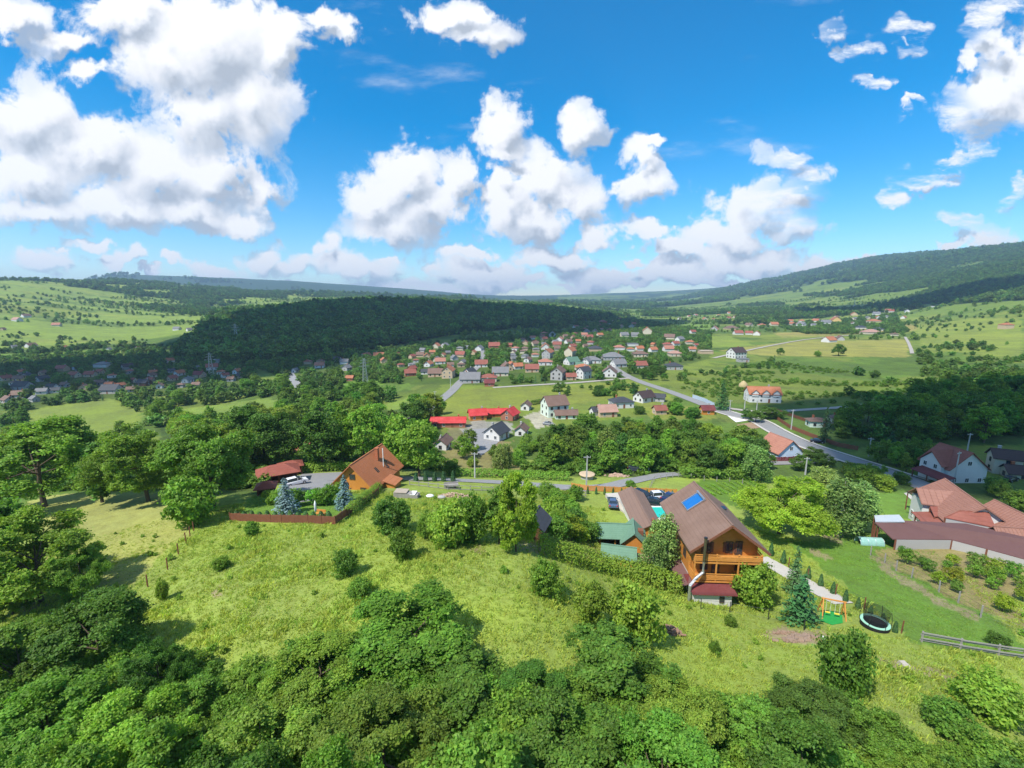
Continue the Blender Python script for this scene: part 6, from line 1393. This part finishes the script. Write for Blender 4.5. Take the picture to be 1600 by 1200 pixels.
def tree_cloud(name, label, p, hmin, hmax, conifer=.04, col=(.85, .9, .85, 1)):
    n = len(p); h = srng.uniform(hmin, hmax, n)*srng.uniform(.8, 1.15, n)/9.3; w = h*srng.uniform(.75, 1.3, n)
    idx = srng.randint(0, 4, n); idx[srng.uniform(size=n) < conifer] = 4
    scatter(name, label, with_z(p), np.stack([w, w, h], 1), idx, FARP+[FARS], 'wood', col)
HA = np.array([(a[0], a[1], a[2]) for a in HOUSES]); RA = np.array([(a[0], a[1], a[2]) for a in ROADS])
def clear_of(p, extra=3):
    ok = np.ones(len(p), bool)
    for arr in (HA, RA):
        for a in arr: ok &= (p[:, 0]-a[0])**2+(p[:, 1]-a[1])**2 > (a[2]+extra)**2
    return ok
p = grid_pts(-700, 420, 430, 1620, 9.6); p = p[inpoly(p[:, 0], p[:, 1], ridge_poly)]; p = p[clear_of(p, 2)]
tree_cloud('ridge_wood', 'dense dark wood covering the long ridge', p, 12, 19)
def wood_mask(x, y):
    r = np.hypot(x, y); az_ = np.arctan2(x, y); z = H(x, y); nc = fbm(x/420+5, y/420, 4); right_ = az_ > .10
    a = ((.7*nc+.55*fbm(x/230+2, y/120, 4)) > (.05-.0007*np.clip(z-70, 0, 240))) & (r > 1150) & right_
    b = ((nc+.5*fbm(x/90, y/90, 4)) > np.where(az_ > -.62, .06, .13)) & (r > 900) & ~right_
    d = (r > 3400) & right_ & (z > 230) & (nc > -.12)
    return a | b | d | (inpoly(x, y, SHADEWOOD) & (r > 1300))
p = grid_pts(-2900, 2900, 700, 2600, 14); p = p[in_view(p[:, 0], p[:, 1])]; p = p[wood_mask(p[:, 0], p[:, 1]) & ~inpoly(p[:, 0], p[:, 1], ridge_poly)]
tree_cloud('hill_wood', 'patches of wood on the hills behind the valley', p, 9, 14, .08)
p = grid_pts(-5200, 5600, 2600, 4600, 34); p = p[in_view(p[:, 0], p[:, 1], 1.25)]; p = p[wood_mask(p[:, 0], p[:, 1])]
tree_cloud('mountain_wood', 'blue green forest on the far mountain sides', p, 20, 30, .1)
# scrub and hedgerow trees on the open slopes and fields
p = grid_pts(-2300, 2300, 480, 2300, 15); p = p[in_view(p[:, 0], p[:, 1])]; k = .75*(fbm(p[:, 0]/170+4, p[:, 1]/34, 4)+.4*fbm(p[:, 0]/600, p[:, 1]/600, 2))+.35*fbm(p[:, 0]/40, p[:, 1]/40, 2); rr_ = np.hypot(p[:, 0], p[:, 1]); lf = p[:, 0] < .08*p[:, 1]
p = p[(k > np.where(lf, np.where(np.arctan2(p[:, 0], p[:, 1]) > -.62, -.02, .075), .07)) & ((rr_ > 700) | (lf & (p[:, 0] < -180)))]; p = p[clear_of(p, 5)]
tree_cloud('hill_scrub', 'scattered bushes and hedgerow trees on the open hills', p, 3.0, 8.0, .03, (1.3, 1.25, 1.0, 1))
def poly_pts(pix, step): 
    wp = wpoly(pix); xs = [q[0] for q in wp]; ys = [q[1] for q in wp]; q = grid_pts(min(xs), max(xs), min(ys), max(ys), step); return q[inpoly(q[:, 0], q[:, 1], wp)]
groups = []
for pix, st in (([(1205,600),(1340,618),(1400,630),(1380,637),(1300,622),(1210,607)], 6), ([(1330,580),(1460,600),(1440,610),(1340,590)], 8), ([(1430,545),(1520,535),(1600,560),(1600,610),(1440,590)], 9), ([(1360,500),(1600,490),(1600,515),(1450,520)], 16), ([(1080,575),(1200,566),(1240,575),(1100,585)], 9),
                ([(1010,590),(1100,600),(1180,585),(1100,580)], 11), ([(1290,520),(1440,515),(1440,524),(1300,530)], 18), ([(1440,560),(1600,590),(1600,620),(1430,615)], 7), ([(980,512),(1130,500),(1350,492),(1400,500),(1150,512)], 22), ([(0,515),(200,535),(460,560),(420,575),(180,560),(0,560)], 12), ([(700,545),(860,515),(990,500),(1000,520),(850,545)], 15),
                ([(860,600),(985,600),(1000,618),(880,622)], 8), ([(1040,500),(1220,488),(1300,486),(1300,494),(1080,508)], 16)):
    q = poly_pts(pix, st); q = q[fbm(q[:, 0]/24, q[:, 1]/24+2, 3) > -.01]; groups.append(q[clear_of(q, 2)])
q = poly_pts([(1020,590),(1200,566),(1420,590),(1600,560),(1600,640),(1400,640),(1250,634),(1120,628)], 3.6); q = q[(fbm(q[:, 0]/40+6, q[:, 1]/16, 4)+.3*srng.uniform(-1, 1, len(q))*.4 > .06)]; q = q[clear_of(q, 2)]; n = len(q); h = srng.uniform(.25, .8, n)
scatter('field_weeds', 'low rough growth on the fallow valley fields', with_z(q, .1), np.stack([h*1.3, h*1.3, h], 1), srng.randint(0, 2, n), MIDP, 'weeds', (.9, .9, .85, 1))
p = np.vstack(groups); tree_cloud('field_scrub', 'bushes and hedges scattered over the valley fields', p, 2.5, 6.5)
p = np.vstack([poly_pts(q, 6.5) for q in ([(0,640),(400,605),(600,590),(640,640),(250,668),(0,690)], [(0,535),(420,540),(500,560),(300,580),(0,570)], [(440,560),(700,535),(880,505),(990,495),(1000,505),(880,525),(740,550),(560,570)], [(1300,690),(1600,690),(1600,605),(1440,625)], [(250,655),(690,640),(690,700),(400,715)])]); p = p[clear_of(p, 3)]
p = p[fbm(p[:, 0]/30, p[:, 1]/30+5, 3) > np.where(p[:, 1] > 330, .05, .0)]
for q in CLEARINGS: p = p[~inpoly(p[:, 0], p[:, 1], q)]
if len(p):
    ta = np.array([(a[0], a[1]) for a in TREES]); dmin = np.array([np.min((ta[:, 0]-q[0])**2+(ta[:, 1]-q[1])**2) for q in p]); p = p[dmin > 14]
tree_cloud('valley_wood', 'undergrowth and smaller trees filling the valley woods', p, 4, 8)
vp = np.vstack([poly_pts(q, 5.2) for q in ([(380,565),(600,550),(760,540),(1000,545),(1000,590),(800,604),(620,600),(480,600)], [(0,560),(250,556),(400,552),(400,605),(180,625),(0,640)], [(800,545),(930,505),(1000,500),(1110,520),(1110,560),(1000,575)], [(1200,505),(1400,490),(1420,520),(1260,522)])])
vp = vp[clear_of(vp, .5)]; vh = srng.uniform(4, 7.5, len(vp)); vk = np.array([roofs_clear(a[0], a[1], h_) for a, h_ in zip(vp, vh)]); vp = vp[vk]
tree_cloud('village_trees', 'garden trees and hedges between the village houses', vp, 3.0, 6.5, .08)
# undergrowth of the near groves
p = np.vstack([poly_pts(q, 2.6) for q in ([(0,700),(420,705),(420,760),(330,768),(60,772),(0,785)], [(812,744),(1190,750),(1200,715),(860,695)], [(420,735),(690,735),(690,700),(420,705)])]); p = p[clear_of(p, .5)]; n = len(p)
h = srng.uniform(.5, 1.1, n); scatter('undergrowth', 'low shrubs filling the ground under the groves', with_z(p, .1), np.stack([h*1.2, h*1.2, h], 1), srng.randint(0, 2, n), MIDP, 'undergrowth', (.8, .85, .8, 1))
# low thicket between the nearest crowns, where the slope drops under the lookout
gp = grid_pts(-48, 48, 7, 40, 1.35); gz = with_z(gp, 0); gpx = np.array([proj(q) for q in gz])
edge = np.interp(gpx[:, 0], [-400, 0, 140, 250, 330, 400, 500, 640, 760, 850, 960, 1100, 1200, 1300, 1400, 1480, 1600, 2000], [980, 985, 985, 1030, 1070, 1080, 1040, 1010, 1060, 1090, 1070, 1110, 1140, 1130, 1165, 1200, 1215, 1230])
gp = gp[(gpx[:, 1] > edge+25*fbm(gp[:, 0]/3, gp[:, 1]/3, 2))]; n = len(gp); h = srng.uniform(.45, 1.05, n)
scatter('thicket', 'leafy thicket filling the gaps between the nearest trees', with_z(gp, .1), np.stack([h*1.05, h*1.05, h], 1), srng.randint(0, 4, n), [q[2] for q in PROTO['bush']], 'thicket', (.95, 1.0, .9, 1))
# ---- grass of the near slope: tufts of blades
def tuft(seed, k, h, spread):
    r_ = np.random.RandomState(seed); V_, F_, C_ = [], [], []
    for i in range(k):
        a = r_.uniform(0, 6.28); b = r_.normal(size=2)*spread; l = h*r_.uniform(.5, 1.2); ln = r_.uniform(.2, .7)*l; w = .016+.02*r_.uniform()
        d = np.array([math.cos(a), math.sin(a)]); s = np.array([-d[1], d[0]])*w; n0 = len(V_)
        V_ += [(b[0]-s[0], b[1]-s[1], -.03), (b[0]+s[0], b[1]+s[1], -.03), (b[0]+d[0]*ln*.4+s[0]*.8, b[1]+d[1]*ln*.4+s[1]*.8, l*.6), (b[0]+d[0]*ln, b[1]+d[1]*ln, l*.9)]
        F_.append((n0, n0+1, n0+2, n0+3)); v_ = r_.uniform(.7, 1.35); y_ = r_.uniform(-.08, .16); C_ += [(v_*(1+y_), v_, v_*(1-y_))]*4
    m_ = np_mesh('tuft', V_, F_); set_color(m_, np.array(C_)); m_.materials.append(LEAF_G); return m_
TUFT = [tuft(s, 26, .30, .20) for s in range(3)]+[tuft(9, 40, .5, .22)]
p = grid_pts(-72, 66, 18, 84, .55); rr_ = np.hypot(p[:, 0], p[:, 1]); az_ = np.arctan2(p[:, 0], p[:, 1])
lawn_polys = [wpoly(q) for q in ([(395,775),(570,770),(545,815),(370,808)], [(1235,850),(1420,820),(1600,1010),(1600,1030),(1440,1010)], [(430,775),(452,752),(535,738),(503,780)])]
ok = in_view(p[:, 0], p[:, 1]) & (rr_ < 88) & (rr_ > 22); 
for q in lawn_polys: ok &= ~inpoly(p[:, 0], p[:, 1], q)
p = p[ok]
near_roads = RA[np.hypot(RA[:, 0], RA[:, 1]) < 110]; ok = np.ones(len(p), bool)
for a in near_roads: ok &= (p[:, 0]-a[0])**2+(p[:, 1]-a[1])**2 > (a[2]*.8)**2
for a in HA[np.hypot(HA[:, 0], HA[:, 1]) < 110]: ok &= (p[:, 0]-a[0])**2+(p[:, 1]-a[1])**2 > (a[2]*.6)**2
p = p[ok]; g_n = fbm(p[:, 0]/5, p[:, 1]/5, 3); dryf = inpoly(p[:, 0], p[:, 1], wpoly([(60,775),(290,775),(300,830),(180,945),(60,900)]))
n = len(p); s = np.clip(.7+1.1*g_n+srng.uniform(-.25, .35, n), .25, 1.8)*np.where(dryf, .55, 1.0); idx = srng.randint(0, 3, n); idx[(g_n > .10) & (srng.uniform(size=n) < .25)] = 3
scatter('meadow_grass', 'long yellow green grass of the sloping meadow', with_z(p, .02), np.stack([s*1.1, s*1.1, s], 1), idx, TUFT, 'grass')
lp = np.vstack([poly_pts(q, .5) for q in ([(1235,850),(1420,820),(1600,1010),(1600,1030),(1440,1010)], [(395,775),(570,770),(545,815),(370,808)])]); ok = np.ones(len(lp), bool)
for a in near_roads: ok &= (lp[:, 0]-a[0])**2+(lp[:, 1]-a[1])**2 > (a[2]*.8)**2
lp = lp[ok]; ln_ = len(lp); ls = np.clip(.32+.5*fbm(lp[:, 0]/2.2, lp[:, 1]/2.2, 3), .15, .6); scatter('lawn_grass', 'short green grass of the mown lawns', with_z(lp, .02), np.stack([ls*1.6, ls*1.6, ls], 1), srng.randint(0, 3, ln_), TUFT, 'grass', (.58, .80, .60, 1))
# weeds: small leafy clumps dotted through the meadow
p = p[srng.uniform(size=n) < .012]; n = len(p); h = srng.uniform(.08, .26, n); scatter('meadow_weeds', 'small leafy weeds dotted through the meadow', with_z(p, .02), np.stack([h, h, h*1.2], 1), srng.randint(0, 2, n), MIDP, 'weeds', (1.2, 1.15, 1.0, 1))

# ------------------------------------------------------------------ haze of the valley air
hz_m, N = base_mat('valley_air'); pv = N.n('ShaderNodeVolumePrincipled', ins={'Color': (.52, .74, 1.0, 1), 'Density': HAZE, 'Anisotropy': .2}); oo = N.n('ShaderNodeOutputMaterial'); hz_m.node_tree.links.new(pv.outputs[0], oo.inputs['Volume'])
hz_o = MB().box(-9300, 9300, -9300, 9300, -80, 445).build('haze', hz_m); tag(hz_o, 'thin bluish haze of the valley air', 'haze', kind='stuff')
